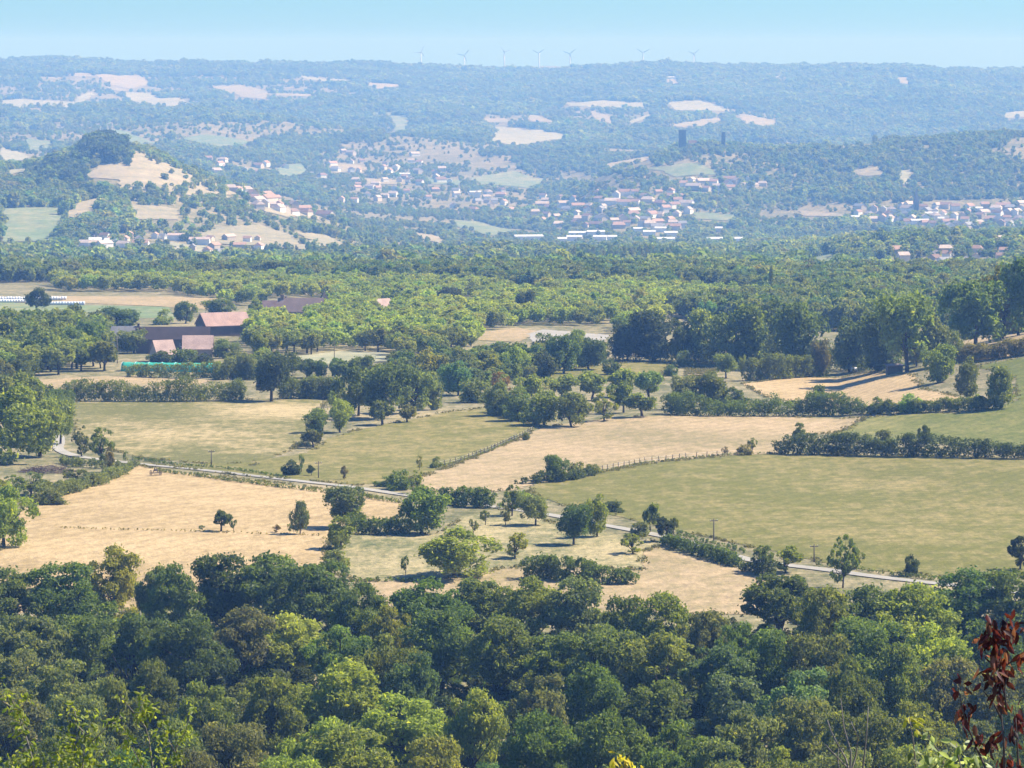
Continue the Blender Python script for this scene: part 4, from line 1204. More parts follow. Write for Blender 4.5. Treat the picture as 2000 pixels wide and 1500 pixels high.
def scatter_nodes(coll):
    ng = bpy.data.node_groups.new('scatter', 'GeometryNodeTree')
    ng.interface.new_socket('Geometry', in_out='INPUT', socket_type='NodeSocketGeometry')
    ng.interface.new_socket('Geometry', in_out='OUTPUT', socket_type='NodeSocketGeometry')
    n, l = ng.nodes, ng.links
    gi, go = n.new('NodeGroupInput'), n.new('NodeGroupOutput')
    ci = n.new('GeometryNodeCollectionInfo')
    ci.inputs['Collection'].default_value = coll
    ci.inputs['Separate Children'].default_value = True
    ci.inputs['Reset Children'].default_value = True
    ip = n.new('GeometryNodeInstanceOnPoints')
    ip.inputs['Pick Instance'].default_value = True

    def na(name, ty):
        a = n.new('GeometryNodeInputNamedAttribute')
        a.data_type = ty
        a.inputs['Name'].default_value = name
        return a.outputs['Attribute']
    l.new(gi.outputs[0], ip.inputs['Points'])
    l.new(ci.outputs[0], ip.inputs['Instance'])
    l.new(na('pick', 'INT'), ip.inputs['Instance Index'])
    l.new(na('rot', 'FLOAT_VECTOR'), ip.inputs['Rotation'])
    l.new(na('size', 'FLOAT_VECTOR'), ip.inputs['Scale'])
    l.new(ip.outputs[0], go.inputs[0])
    return ng


def scatter(name, coll, P, size, tints, rng):
    P = np.asarray(P, np.float32)
    n = len(P)
    me = bpy.data.meshes.new(name)
    me.vertices.add(n)
    me.vertices.foreach_set('co', P.ravel())
    for nm, ty, val, key in (('pick', 'INT', rng.integers(0, len(coll.objects), n).astype(np.int32), 'value'),
                             ('rot', 'FLOAT_VECTOR', np.stack([np.zeros(n), np.zeros(n), rng.uniform(0, 6.28, n)], -1).astype(np.float32), 'vector'),
                             ('size', 'FLOAT_VECTOR', np.asarray(size, np.float32), 'vector'),
                             ('tint', 'FLOAT_COLOR', np.column_stack([tints, np.ones(n)]).astype(np.float32), 'color')):
        a = me.attributes.new(nm, ty, 'POINT')
        a.data.foreach_set(key, val.ravel())
    o = obj(name, me)
    md = o.modifiers.new('scatter', 'NODES')
    md.node_group = scatter_nodes(coll)
    o['kind'] = 'stuff'
    return o


def tints_for(codes, weights, n, rng, s=0.14):
    base = np.array([LC[c] for c in codes])
    t = base[rng.choice(len(codes), n, p=np.array(weights) / sum(weights))]
    return np.clip(t * (1 + rng.normal(0, s, (n, 1))) * (1 + rng.normal(0, 0.05, (n, 3))), 0.01, 0.3)


def is_open(x, y, grow=0.0):
    r = np.zeros(len(x), bool)
    for p in OPEN:
        lo, hi = p.min(0), p.max(0)
        s = (x > lo[0]) & (x < hi[0]) & (y > lo[1]) & (y < hi[1])
        if s.any():
            r[s] |= in_poly(p, x[s], y[s])
    return r


# horizon of the bare land as seen from the viewpoint, for leaving out trees that nothing shows
SL = (TBL - ZC) / D_AX[:, None]
HZ = np.maximum.accumulate(SL, 0)


def visible(x, y, height, slack):
    i = np.clip(np.searchsorted(D_AX, y) - 1, 0, len(D_AX) - 1)
    a = F * x / y
    j = np.clip(np.round(np.interp(a, A_AX, np.arange(len(A_AX)))).astype(int), 0, len(A_AX) - 1)
    return (H(x, y) + height - ZC) / y > HZ[i, j] - slack / y


# undergrowth of the foreground wood
rng = np.random.default_rng(5)
n = 4200
y = np.sqrt(rng.uniform(385 ** 2, 640 ** 2, n))
x = y * rng.uniform(-1150, 1150, n) / F
k = ~is_open(x, y)
x, y = x[k], y[k]
n = len(x)
h = rng.uniform(1.4, 4.2, n) * np.clip((650 - y) / 60, 0.35, 1)
w = h * rng.uniform(0.9, 1.5, n)
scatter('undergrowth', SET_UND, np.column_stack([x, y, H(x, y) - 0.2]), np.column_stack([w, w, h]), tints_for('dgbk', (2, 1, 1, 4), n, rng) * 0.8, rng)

CLEAR_MID = [[(560, 698), (660, 686), (770, 690), (760, 706), (640, 712)], [(1210, 590), (1268, 588), (1268, 600), (1180, 602)], [(920, 652), (1010, 640), (1060, 648), (1010, 668), (930, 664)],
             [(1030, 652), (1060, 644), (1190, 655), (1180, 668), (1100, 662), (1040, 668)], [(120, 578), (460, 583), (430, 604), (130, 592)], [(740, 588), (760, 588), (760, 606), (740, 606)], [(900, 590), (925, 590), (925, 602), (900, 602)]]


def blocks_clearing(x, y, h):
    z = H(x, y)
    r = np.zeros(len(x), bool)
    for f in (0.5, 0.92):
        u, v = proj(x, y, z + h * f)
        for p in CLEAR_MID:
            r |= in_poly(p, u, v)
    return r


# orchards on the plateau
ORCH = [
    [(440, 706), (420, 680), (500, 640), (560, 640), (640, 610), (700, 600), (850, 590), (1056, 590), (1056, 640), (1000, 646), (930, 664), (900, 690), (780, 712), (560, 694), (470, 700)],
    [(1060, 640), (1050, 590), (1180, 602), (1290, 600), (1290, 640), (1200, 655), (1080, 645)],
    [(640, 600), (420, 600), (330, 570), (120, 570), (100, 556), (560, 552), (900, 560), (1060, 585), (850, 585)],
    [(1060, 585), (1060, 570), (1290, 570), (1480, 590), (1480, 620), (1290, 600)],
    [(0, 740), (0, 690), (40, 670), (200, 660), (215, 720), (100, 735)],
]
ox, oy = [], []
for poly in ORCH:
    Q = np.array([hit(u, v, 900, 2290)[:2] for u, v in poly])
    lo, hi = Q.min(0), Q.max(0)
    ca, sa = math.cos(0.35), math.sin(0.35)
    S = max(hi - lo) * 1.2
    gx, gy = np.meshgrid(np.arange(-S, S, 8.6), np.arange(-S, S, 10.5))
    gx, gy = gx.ravel(), gy.ravel()
    c0 = (lo + hi) / 2
    px_, py_ = c0[0] + gx * ca - gy * sa, c0[1] + gx * sa + gy * ca
    px_ = px_ + rng.normal(0, 0.8, len(px_))
    py_ = py_ + rng.normal(0, 0.8, len(py_))
    k = in_poly(Q, px_, py_)
    ox.append(px_[k])
    oy.append(py_[k])
ox, oy = np.concatenate(ox), np.concatenate(oy)
ou, ov = proj(ox, oy, H(ox, oy))
keep = ~is_open(ox, oy) & ~blocks_clearing(ox, oy, 8.0)
for (u0, u1, v0, v1) in [(200, 492, 598, 742), (505, 645, 582, 618), (545, 608, 612, 652), (728, 768, 590, 622), (890, 930, 588, 612), (0, 180, 570, 640), (1025, 1195, 636, 700)]:
    keep &= ~((ou > u0) & (ou < u1) & (ov > v0) & (ov < v1))
keep &= (abs(ou - 1000) < 1080)
ox, oy, ou, ov = ox[keep], oy[keep], ou[keep], ov[keep]
order = np.argsort(oy)
ox, oy, ou, ov = ox[order], oy[order], ou[order], ov[order]
inv = (ou > 5) & (ou < 1995)
near_i = np.nonzero(inv & (ou < 1300))[0][:84]
rest = np.setdiff1d(np.arange(len(ox)), near_i)
# single walnut trees of the nearest orchard rows
rows = np.array_split(near_i, 7)
ROWN = ['nearest row', 'second row', 'third row', 'fourth row', 'fifth row', 'sixth row', 'seventh row']
ro = np.random.default_rng(31)
for r, row in enumerate(rows):
    row = row[np.argsort(ou[row])]
    for i, k in enumerate(row):
        h = ro.uniform(7.0, 9.2)
        code = 'wwwlo'[ro.integers(5)]
        tree_at('walnut_tree', f'{LW[code]} walnut tree, {ORD[i]} from the left in the {ROWN[r]} of the plateau orchards', 'tree', 'walnut',
                (ox[k], oy[k], float(H(ox[k], oy[k]))), h, h * ro.uniform(0.95, 1.25), code, ro, 'walnut trees of the plateau orchards')
n = len(rest)
rng = np.random.default_rng(6)
h = rng.uniform(6.5, 9.0, n)
w = h * rng.uniform(1.0, 1.25, n)
scatter('orchard_trees', SET_MID, np.column_stack([ox[rest], oy[rest], H(ox[rest], oy[rest]) - 0.1]), np.column_stack([w, w, h]), tints_for('wlo', (5, 2, 1), n, rng, 0.10) * np.array([1.32, 1.32, 1.2]), rng)

# woods along the rim of the plateau and behind the tall tree line
RIM = [
    ([(-200, 556), (120, 552), (560, 552), (560, 541), (-200, 541)], 7.0, 'doggw'),
    ([(560, 560), (900, 566), (1060, 572), (1480, 572), (1480, 541), (560, 541)], 8.0, 'dgbowwg'),
    ([(1480, 600), (1300, 620), (1480, 640), (1700, 650), (1850, 640), (2200, 640), (2200, 541), (1480, 545)], 7.5, 'dbgowwg'),
    ([(0, 700), (0, 650), (60, 660), (200, 650), (210, 690), (100, 720)], 7.0, 'dow'),
    ([(480, 716), (690, 722), (690, 745), (480, 738)], 6.0, 'gow'),
    ([(680, 745), (680, 712), (800, 706), (1000, 700), (1180, 700), (1180, 722), (1020, 740), (900, 780), (860, 770)], 5.5, 'dgow'),
    ([(2000, 690), (1890, 672), (1850, 640), (2200, 600), (2200, 680)], 6.0, 'dgo'),
    ([(0, 800), (0, 730), (90, 730), (100, 790), (60, 840)], 6.0, 'dgo'),
]
PX, PY, HH, TT = [], [], [], []
for poly, sp, codes in RIM:
    Q = np.array([hit(u, v, 700, 2300)[:2] for u, v in poly])
    lo, hi = Q.min(0), Q.max(0)
    m = int((hi - lo).prod() / sp ** 2)
    x, y = rng.uniform(lo[0], hi[0], m), rng.uniform(lo[1], hi[1], m)
    k = in_poly(Q, x, y) & ~is_open(x, y) & ~blocks_clearing(x, y, 9.5 if sp > 6.6 else 5.0)
    uu, vv_ = proj(x, y, H(x, y))
    for (u0, u1, v0, v1) in [(200, 492, 598, 742), (505, 645, 582, 618)]:
        k &= ~((uu > u0) & (uu < u1) & (vv_ > v0) & (vv_ < v1))
    x, y = x[k], y[k]
    PX.append(x)
    PY.append(y)
    HH.append(rng.uniform(6, 12.5, len(x)) if sp > 6.6 else rng.uniform(3, 7, len(x)))
    TT.append(tints_for(codes, [1] * len(codes), len(x), rng) * np.array([0.98, 1.0, 1.0]))
x, y, h = np.concatenate(PX), np.concatenate(PY), np.concatenate(HH)
w = h * rng.uniform(0.8, 1.15, len(h))
scatter('rim_wood', SET_MID, np.column_stack([x, y, H(x, y) - 0.3]), np.column_stack([w, w, h]), np.concatenate(TT), rng)

# where the far houses stand
WALLS = [('white', (0.80, 0.78, 0.73)), ('cream', (0.66, 0.57, 0.45)), ('stone', (0.42, 0.36, 0.28))]
ROOFS = [('terracotta', (0.44, 0.285, 0.21)), ('pale tiled', (0.56, 0.46, 0.38)), ('brown', (0.26, 0.17, 0.13)), ('grey', (0.30, 0.30, 0.31))]
SIZE = ['small', 'wide', 'tall', 'long']
CLUSTERS = [   # what it is called, how many, distance limits, outline
    ('the hillside village', 42, 4600, 8200, [(640, 292), (800, 296), (880, 330), (880, 380), (800, 405), (660, 395), (620, 340)]),
    ('the meadow hamlet', 16, 4600, 7600, [(830, 370), (1000, 370), (1010, 415), (880, 415)]),
    ('the valley town', 70, 4300, 7000, [(1060, 372), (1340, 376), (1350, 420), (1330, 452), (1060, 448), (1030, 410)]),
    ('the castle hill hamlet', 15, 5000, 7000, [(1330, 356), (1505, 356), (1500, 372), (1340, 376)]),
    ('the far right town', 62, 4600, 6300, [(1660, 408), (2005, 402), (2005, 446), (1840, 450), (1690, 432)]),
    ('the wooded knoll hamlet', 16, 2700, 3600, [(1750, 495), (1850, 488), (1965, 472), (1970, 520), (1860, 522), (1760, 516)]),
    ('the bare hill farms', 14, 3100, 4200, [(150, 466), (320, 462), (330, 484), (160, 484)]),
    ('the valley road farms', 14, 3000, 4200, [(330, 464), (520, 470), (520, 504), (380, 500)]),
    ('the hill shoulder hamlet', 20, 3500, 4800, [(430, 370), (560, 384), (650, 412), (640, 432), (500, 408)]),
    ('the scattered upland homes', 10, 4500, 8000, [(380, 312), (560, 320), (560, 340), (420, 345)]),
]
rng = np.random.default_rng(99)
seen = {}
for (cn, cnt, d0, d1, poly) in CLUSTERS:
    pp = np.array(poly, float)
    lo, hi = pp.min(0), pp.max(0)
    pts = []
    tries = 0
    while len(pts) < cnt and tries < 4000:
        tries += 1
        u, v = rng.uniform(lo, hi)
        if not in_poly(pp, np.array([u]), np.array([v]))[0]:
            continue
        if any(abs(u - a) < 13 and abs(v - b) < 6 for a, b, *_ in pts):
            continue
        P = hit(u, v, d0, d1)
        uu, vv_ = proj(*P)
        if abs(vv_ - v) > 3:
            continue
        pts.append((u, v, P))
    um, vm = np.median([p[0] for p in pts]), np.median([p[1] for p in pts])
    for (u, v, P) in sorted(pts, key=lambda p: p[0]):
        s, w, r_ = rng.integers(4), rng.choice(3, p=[.5, .35, .15]), rng.choice(4, p=[.4, .35, .15, .1])
        part = ('upper' if v < vm else 'lower') + (' left' if u < um else ' right')
        lab = f'{SIZE[s]} {WALLS[w][0]} house, {ROOFS[r_][0]} roof, {part} of {cn}'
        seen.setdefault(lab, []).append((P, s, w, r_, cn))
SHEDS = [(1032, 469, 56, 'white flat shed furthest left by the river wood'), (1098, 474, 18, 'short white shed below the factory row'), (1128, 462, 34, 'white factory shed, left in the upper factory row'),
         (1164, 460, 34, 'white factory shed, right in the upper factory row'), (1122, 470, 30, 'white factory shed in the lower factory row'), (1172, 470, 26, 'white shed at the right end of the lower factory row'),
         (1196, 470, 18, 'small white shed closing the factory row'), (1246, 454, 18, 'white shed in the trees right of the factory row'), (1290, 453, 22, 'bright white shed under the castle hill\'s town'),
         (1268, 460, 24, 'grey-white low shed below the bright one'), (1310, 462, 26, 'low white shed at the town\'s right edge'), (1300, 474, 34, 'pale long shed nearest the river wood'),
         (1400, 474, 40, 'blue-white long shed standing alone right of the town'), (1440, 474, 22, 'white shed joined to the long blue-white one'),
         (1404, 453, 14, 'small white box-like store above the blue-white shed'), (1796, 438, 36, 'long white store in the far right town'), (1822, 424, 32, 'white hall with a low roof in the far right town'),
         (1670, 431, 16, 'white shed at the left of the far right town'), (1912, 414, 14, 'bright white house-like hall in the far right town'), (1838, 434, 12, 'tiny white store beside the long one in the far right town'),
         (186, 479, 24, 'pale long stable at the foot of the bare hill'), (218, 480, 26, 'second pale stable at the foot of the bare hill'), (350, 470, 44, 'long pink-grey stable on the valley road'),
         (390, 478, 40, 'long grey stable below the pink-grey one'), (790, 345, 22, 'white-walled building high in the hillside village'), (928, 381, 22, 'bright white building above the valley meadows'),
         (1310, 154, 24, 'white farm buildings high on the ridge'), (905, 208, 18, 'two-part white farm on the upland right of centre'), (1520, 154, 10, 'tiny white house high on the right ridge')]
HPX = np.array([(u, v, 9.0) for its in seen.values() for (P, s, w, r_, cn) in its for (u, v) in [proj(*P)]] + [(u, v, wpx / 2 + 2) for (u, v, wpx, lab) in SHEDS])

# far woods: valley, hills and ridge
TOWN = [
    (0.42, [(620, 300), (880, 290), (1010, 320), (1060, 370), (1350, 365), (1360, 470), (1010, 478), (860, 410), (640, 400), (600, 340)]),
    (0.30, [(1640, 400), (2040, 395), (2040, 455), (1640, 452)]),
    (0.45, [(1340, 350), (1510, 355), (1500, 385), (1340, 385)]),
    (0.45, [(500, 360), (640, 390), (660, 430), (520, 420), (440, 380)]),
    (0.50, [(140, 470), (520, 460), (640, 500), (520, 515), (140, 510)]),
    (0.85, [(1190, 400), (1280, 335), (1330, 300), (1460, 305), (1560, 340), (1640, 400), (1500, 420), (1300, 420)]),
    (0.55, [(1700, 490), (1960, 470), (1960, 530), (1740, 530)]),
    (0.55, [(380, 300), (620, 310), (640, 340), (420, 340)]),
    (0.10, [(255, 292), (560, 385), (640, 440), (450, 420), (240, 380), (140, 350)]),
    (0.55, [(940, 200), (1300, 200), (1520, 225), (1500, 250), (950, 245)]),
    (0.52, [(600, 335), (900, 325), (1100, 345), (1340, 350), (1650, 400), (2040, 385), (2040, 470), (1500, 480), (1000, 485), (700, 470)]),
    (0.60, [(0, 150), (700, 150), (700, 205), (0, 210)]),
]
BANDS = [(2310, 4000, 8.5, 6.5, 12), (4000, 5600, 9.0, 6.5, 11), (5600, 8200, 9.5, 7, 11.5), (8200, 13300, 13.5, 9.5, 15)]
PX, PY, HH, WW, TT = [], [], [], [], []
for (d0, d1, sp, h0, h1) in BANDS:
    area = 2 * 1090 / F * (d1 ** 2 - d0 ** 2) / 2
    m = int(area / sp ** 2)
    y = np.sqrt(rng.uniform(d0 ** 2, d1 ** 2, m))
    x = y * rng.uniform(-1090, 1090, m) / F
    h = rng.uniform(h0, h1, m) * rng.lognormal(-0.06, 0.16, m)
    k = visible(x, y, h, 25) & ~is_open(x, y)
    x, y, h = x[k], y[k], h[k]
    uu, vv_ = proj(x, y, H(x, y))
    p = np.ones(len(x))
    for pr, poly in TOWN:
        p = np.where(in_poly(poly, uu, vv_), pr, p)
    clump = fbm(x / 160, y / 160, 40, 3)
    glade = fbm(x / 300, y / 420, 61, 3)
    p = np.where(p < 1, np.clip(p + clump * 2.2, 0.02, 1), np.where((glade > 0.12) & (y < 9000), 0.15, 1.0))
    tall = np.where(p < 0.99, 0.72, 1.0)
    h *= tall
    # nothing stands right before a far field or a house
    zt = H(x, y)
    tu, tv = proj(x, y, zt + h * 0.9)
    mu, mv = proj(x, y, zt + h * 0.45)
    clear = np.zeros(len(x), bool)
    for (nm, mt, f0, f1, px) in FAR_FIELDS:
        if nm == 'bare_hill':
            continue
        s_ = (y < f1) & (y > 2310)
        clear[s_] |= in_poly(px, tu[s_], tv[s_]) | in_poly(px, mu[s_], mv[s_])
    near_house = np.zeros(len(x), bool)
    bv = proj(x, y, zt)[1]
    for (hu, hv, hw) in HPX:
        near_house |= (abs(tu - hu) < hw) & (tv < hv + 1) & (bv > hv - 1) & (tv > hv - 16)
    p = np.where(near_house, np.minimum(p, 0.08), p)
    p = np.where(clear, 0.04, p)
    k = rng.random(len(x)) < p
    x, y, h, clump = x[k], y[k], h[k], clump[k]
    h *= 1 + clump * 0.5
    PX.append(x)
    PY.append(y)
    HH.append(h)
    WW.append(h * rng.uniform(0.8, 1.25, len(h)) * (1.1 if d0 > 8000 else 1))
    TT.append(tints_for('dgowb', (4, 2, 1.5, 1.2, 1.5), len(x), rng, 0.11) * (1.2 + clump[:, None] * 0.8))
# the tall dark wood that caps the bare hill
for (u0, u1, v, d0, d1, m, hh) in [(150, 256, 292, 4330, 4560, 150, 19), (60, 172, 330, 4200, 4420, 130, 16)]:
    y = rng.uniform(d0, d1, m)
    x = (rng.uniform(u0, u1, m) - 1000) * y / F
    t = (x * F / y + 1000 - (u0 + u1) / 2) / ((u1 - u0) / 2)
    h = hh * np.sqrt(np.clip(1.1 - t ** 2, 0.1, 1)) * rng.uniform(0.75, 1.1, m)
    PX.append(x)
    PY.append(y)
    HH.append(h)
    WW.append(h * rng.uniform(0.8, 1.1, m))
    TT.append(tints_for('kd', (2, 1), m, rng))
x, y, h, w = (np.concatenate(a) for a in (PX, PY, HH, WW))
print('far trees', len(x))
scatter('far_woodland', SET_FAR, np.column_stack([x, y, H(x, y) - 0.5]), np.column_stack([w, w, h]), np.concatenate(TT), rng)

# rows of poplars on the valley floor
px_, py_ = [], []
for (u0, u1, v, D0, D1, m) in [(1010, 1110, 0, 3300, 3420, 60), (1120, 1330, 0, 3000, 3150, 90), (1330, 1500, 0, 2800, 2900, 70), (780, 1000, 0, 3500, 3600, 60), (520, 760, 0, 3300, 3400, 50)]:
    D = rng.uniform(D0, D1, m)
    px_.append((rng.uniform(u0, u1, m) - 1000) * D / F)
    py_.append(D)
x, y = np.concatenate(px_), np.concatenate(py_)
n = len(x)
h = rng.uniform(12, 18, n)
w = h * rng.uniform(0.4, 0.6, n)
scatter('poplar_rows', SET_POP, np.column_stack([x, y, H(x, y) - 0.3]), np.column_stack([w, w, h]), tints_for('wbg', (2, 3, 2), n, rng), rng)

# rough grass along the field borders and in the garden
GP = []
rng = np.random.default_rng(8)
for p in OPEN[:11]:
    seg = np.diff(np.vstack([p, p[:1]]), axis=0)
    L = np.hypot(*seg.T)
    m = int(L.sum() * 2.2)
    i = rng.choice(len(p), m, p=L / L.sum())
    q = p[i] + seg[i] * rng.random((m, 1)) + rng.normal(0, 0.55, (m, 2))
    GP.append(q)
Q = OPEN[8]
lo, hi = Q.min(0), Q.max(0)
q = rng.uniform(lo, hi, (2600, 2))
q = q[in_poly(Q, q[:, 0], q[:, 1])]
GP += [q, q + rng.normal(0, 0.5, q.shape)]
q = np.concatenate(GP)
q = q[(abs(F * q[:, 0] / q[:, 1]) < 1100) & (fbm(q[:, 0] / 9, q[:, 1] / 9, 15, 3) > -0.08)]
m = len(q)
base = np.column_stack([q, H(q[:, 0], q[:, 1]) + 0.02])
C = base + np.column_stack([np.zeros(m), np.zeros(m), np.full(m, 0.12)])
V, var = leaves_on_blobs(rng, C, rng.uniform(0.15, 0.48, m), m * 6, 0.36, flat=0.8)
M_TUFT = leaf_mat('rough_grass_blades', 0.3)
o = obj('rough_grass', leaf_mesh('rough_grass', V, var, M_TUFT), color=(0.20, 0.18, 0.07))
o['kind'] = 'stuff'
print('tufts', m)

# ------------------------------------------------------------------ the air
zmin, zmax = float(TBL.min()) - 1.5, ZC + 60
hb = MB()
hb.box(-3900, 3900, -60, 17900, zmin, zmax)
mh, nt, out = new_mat('haze')
vol = nt.nodes.new('ShaderNodeVolumePrincipled')
vol.inputs['Color'].default_value = (*HAZE_COLOR, 1)
vol.inputs['Density'].default_value = HAZE_DENSITY
vol.inputs['Absorption Color'].default_value = (1, 1, 1, 1)
vol.inputs['Anisotropy'].default_value = 0.0
nt.links.new(vol.outputs[0], out.inputs['Volume'])
hz = obj('haze', hb.mesh('haze', mh))
hz['kind'] = 'stuff'

# ------------------------------------------------------------------ buildings
def gable_meshes(L, W, hw, hr, over=0.4, hip=0.0):
    """Wall block with gables, and a roof of two slabs (hipped at the ends by HIP)."""
    m = MB()
    x, y = L / 2, W / 2
    m.add([(-x, -y, -1.5), (x, -y, -1.5), (x, y, -1.5), (-x, y, -1.5), (-x, -y, hw), (x, -y, hw), (x, y, hw), (-x, y, hw), (-x + hip * 1.02, 0, hw + hr * 0.97), (x - hip * 1.02, 0, hw + hr * 0.97)],
          [(0, 1, 5, 4), (2, 3, 7, 6), (1, 2, 6, 5), (3, 0, 4, 7), (5, 6, 9), (7, 4, 8), (4, 5, 9, 8), (6, 7, 8, 9)])
    wall = m.mesh('wall', M_WALL)
    r = MB()
    ox_, oy_ = x + over, y + over
    k = hr / y
    ze, t = hw - over * k + 0.05, 0.22
    rx = x + over - hip
    zr = hw + hr + 0.05
    top = [(-ox_, -oy_, ze), (ox_, -oy_, ze), (ox_, oy_, ze), (-ox_, oy_, ze), (-rx, 0, zr), (rx, 0, zr)]
    bot = [(a, b, c - t) for a, b, c in top]
    F_ = [(0, 1, 5, 4), (2, 3, 4, 5), (1, 2, 5), (3, 0, 4)] if hip else [(0, 1, 5, 4), (2, 3, 4, 5)]
    r.add(top + bot, F_ + [tuple(i + 6 for i in f[::-1]) for f in F_] + [(6, 7, 1, 0), (8, 9, 3, 2)] +
          ([(7, 8, 2, 1), (9, 6, 0, 3)] if hip else [(7, 11, 5, 1), (11, 8, 2, 5), (9, 10, 4, 3), (10, 6, 0, 4)]))
    return wall, r.mesh('roof', M_ROOF)


def boxmesh(name, mat, *b):
    m = MB()
    for q in b:
        m.box(*q)
    return m.mesh(name, mat)


def building(name, label, cat, P, rz, L, W, hw, hr, wc, rc, chimneys=(), openings=(), hip=0.0, group=None):
    """openings: (side, x, z0, width, height, part name); side -1 is the wall towards local -Y, 1 towards +Y, 2 and -2 the gables."""
    e = empty(name, label, cat, tuple(P), rz, None, group)
    wm, rm = gable_meshes(L, W, hw, hr, hip=hip)
    obj('wall', wm, e, color=wc)
    ro_ = obj('roof', rm, e, color=rc)
    for (cx, cy, s, h) in chimneys:
        obj('chimney', boxmesh('chimney', M_WALL, (cx - s, cx + s, cy - s, cy + s, hw, hw + hr + h), (cx - s - .06, cx + s + .06, cy - s - .06, cy + s + .06, hw + hr + h - .25, hw + hr + h - .05)), ro_, color=(0.24, 0.17, 0.13))
    for (side, x, z0, w, h, nm) in openings:
        if abs(side) == 1:
            y = side * W / 2
            fr = boxmesh(nm, M_WOOD if nm == 'door' else M_DARK, (x - w / 2, x + w / 2, y - 0.05, y + 0.05, z0, z0 + h))
        else:
            xx = math.copysign(L / 2, side)
            fr = boxmesh(nm, M_WOOD if nm == 'door' else M_DARK, (xx - 0.05, xx + 0.05, x - w / 2, x + w / 2, z0, z0 + h))
        f = obj(nm, fr, e)
        if nm == 'window':
            y0 = (side * W / 2) if abs(side) == 1 else None
            if y0 is not None:
                obj('frame', boxmesh('frame', M_STEEL, (x - w / 2 - .08, x + w / 2 + .08, y0 - .09, y0 + .09, z0 - .1, z0), (x - w / 2 - .08, x - w / 2, y0 - .09, y0 + .09, z0, z0 + h), (x + w / 2, x + w / 2 + .08, y0 - .09, y0 + .09, z0, z0 + h)), f)
    return e


PINK, TERRA, BROWN, SLATE, DARKR = (0.50, 0.355, 0.295), (0.42, 0.215, 0.13), (0.21, 0.135, 0.105), (0.20, 0.20, 0.205), (0.06, 0.045, 0.045)
CREAM, STONEW, DARKW = (0.55, 0.48, 0.38), (0.32, 0.265, 0.205), (0.13, 0.10, 0.08)


def on(u, v, dmin=900, dmax=2290):
    p = hit(u, v, dmin, dmax)
    return p


building('barn', 'long dark-roofed stone barn in the middle of the farm', 'barn', on(338, 690), 0.06, 24, 9, 5.2, 3.6, DARKW, DARKR, openings=[(-1, -6, 0, 3.2, 3.8, 'door'), (-1, 3, 2.6, 1, 1.2, 'window'), (-1, 7, 2.6, 1, 1.2, 'window')])
building('lean_to', 'small outbuilding with a steep sunlit pink roof below the long barn', 'outbuilding', on(318, 706), 0.5, 6.2, 6.5, 2.8, 4.0, CREAM, PINK, openings=[(-1, 1, 0, 1.1, 2.0, 'door'), (-1, -1.6, 0.9, .9, 1, 'window')])
building('outhouse', 'outhouse with a broad pale pink tiled roof below the long barn\'s right end', 'outbuilding', on(387, 700), 0.04, 9.2, 8.5, 3.6, 3.8, STONEW, PINK, openings=[(-1, -2, 0, 2.2, 2.6, 'door'), (-1, 2.4, 1.0, 1, 1.2, 'window')])
building('farmhouse', 'farmhouse with a grey slate hipped roof and white gable at the farm\'s left', 'house', on(246, 686), 0.1, 11, 8.5, 4.8, 3.6, (0.62, 0.60, 0.56), SLATE, chimneys=[(4.2, 0, .4, .9)], openings=[(-1, -3, 2.6, 1, 1.4, 'window'), (-1, 0, 2.6, 1, 1.4, 'window'), (-1, 3, 2.6, 1, 1.4, 'window')], hip=1.2)
building('hay_barn', 'large open barn with a red-pink roof above the farm\'s right side', 'barn', on(436, 655), 0.42, 17, 12, 4.2, 4.2, DARKW, (0.44, 0.29, 0.235), openings=[(-1, 3, 0, 5, 3.6, 'door'), (-2, 0, 0, 4, 3.8, 'door')])
building('manor', 'brown-roofed manor house with chimneys in the orchards beyond the farm', 'house', on(588, 622), -0.05, 18, 9, 3.4, 5.0, STONEW, (0.25, 0.18, 0.15), chimneys=[(-7.6, 0, .7, 1.2), (-6.2, .4, .35, .6)], openings=[(-1, -4, 1, 1, 1.4, 'window'), (-1, 0, 1, 1, 1.4, 'window'), (-1, 4, 1, 1, 1.4, 'window')])
building('manor_wing', 'lower left wing of the brown-roofed manor house', 'house', on(535, 614), 0.05, 9, 7, 2.8, 3.0, STONEW, (0.19, 0.13, 0.12), openings=[(-1, 1, 1, 1, 1.2, 'window')])
building('shed', 'little shed with a white roof between farm and manor', 'shed', on(578, 644), 0.1, 8.2, 6, 3.0, 1.2, (0.20, 0.145, 0.11), (0.78, 0.77, 0.74), openings=[(-1, 0, 0, 2, 2.2, 'door')])
building('cottage', 'pale cottage with a steep pink roof among the orchards', 'house', on(748, 612), 0.7, 6.5, 6, 3, 3.2, CREAM, PINK, openings=[(-1, 0, 1, .9, 1.1, 'window')])
building('cottage', 'cream cottage at the orchards\' far side near the dark pointed tree', 'house', on(912, 606), -0.5, 7, 6, 3, 2.6, (0.66, 0.56, 0.38), (0.50, 0.40, 0.30), openings=[(-1, 0, 1, .9, 1.1, 'window')])
building('cottage', 'white-roofed cottage half hidden in the woods behind the tall tree line', 'house', on(1386, 590), 0.1, 8, 6, 3.2, 1.6, (0.6, 0.55, 0.48), (0.74, 0.72, 0.68), openings=[(-1, 0, 1, .9, 1.1, 'window')])
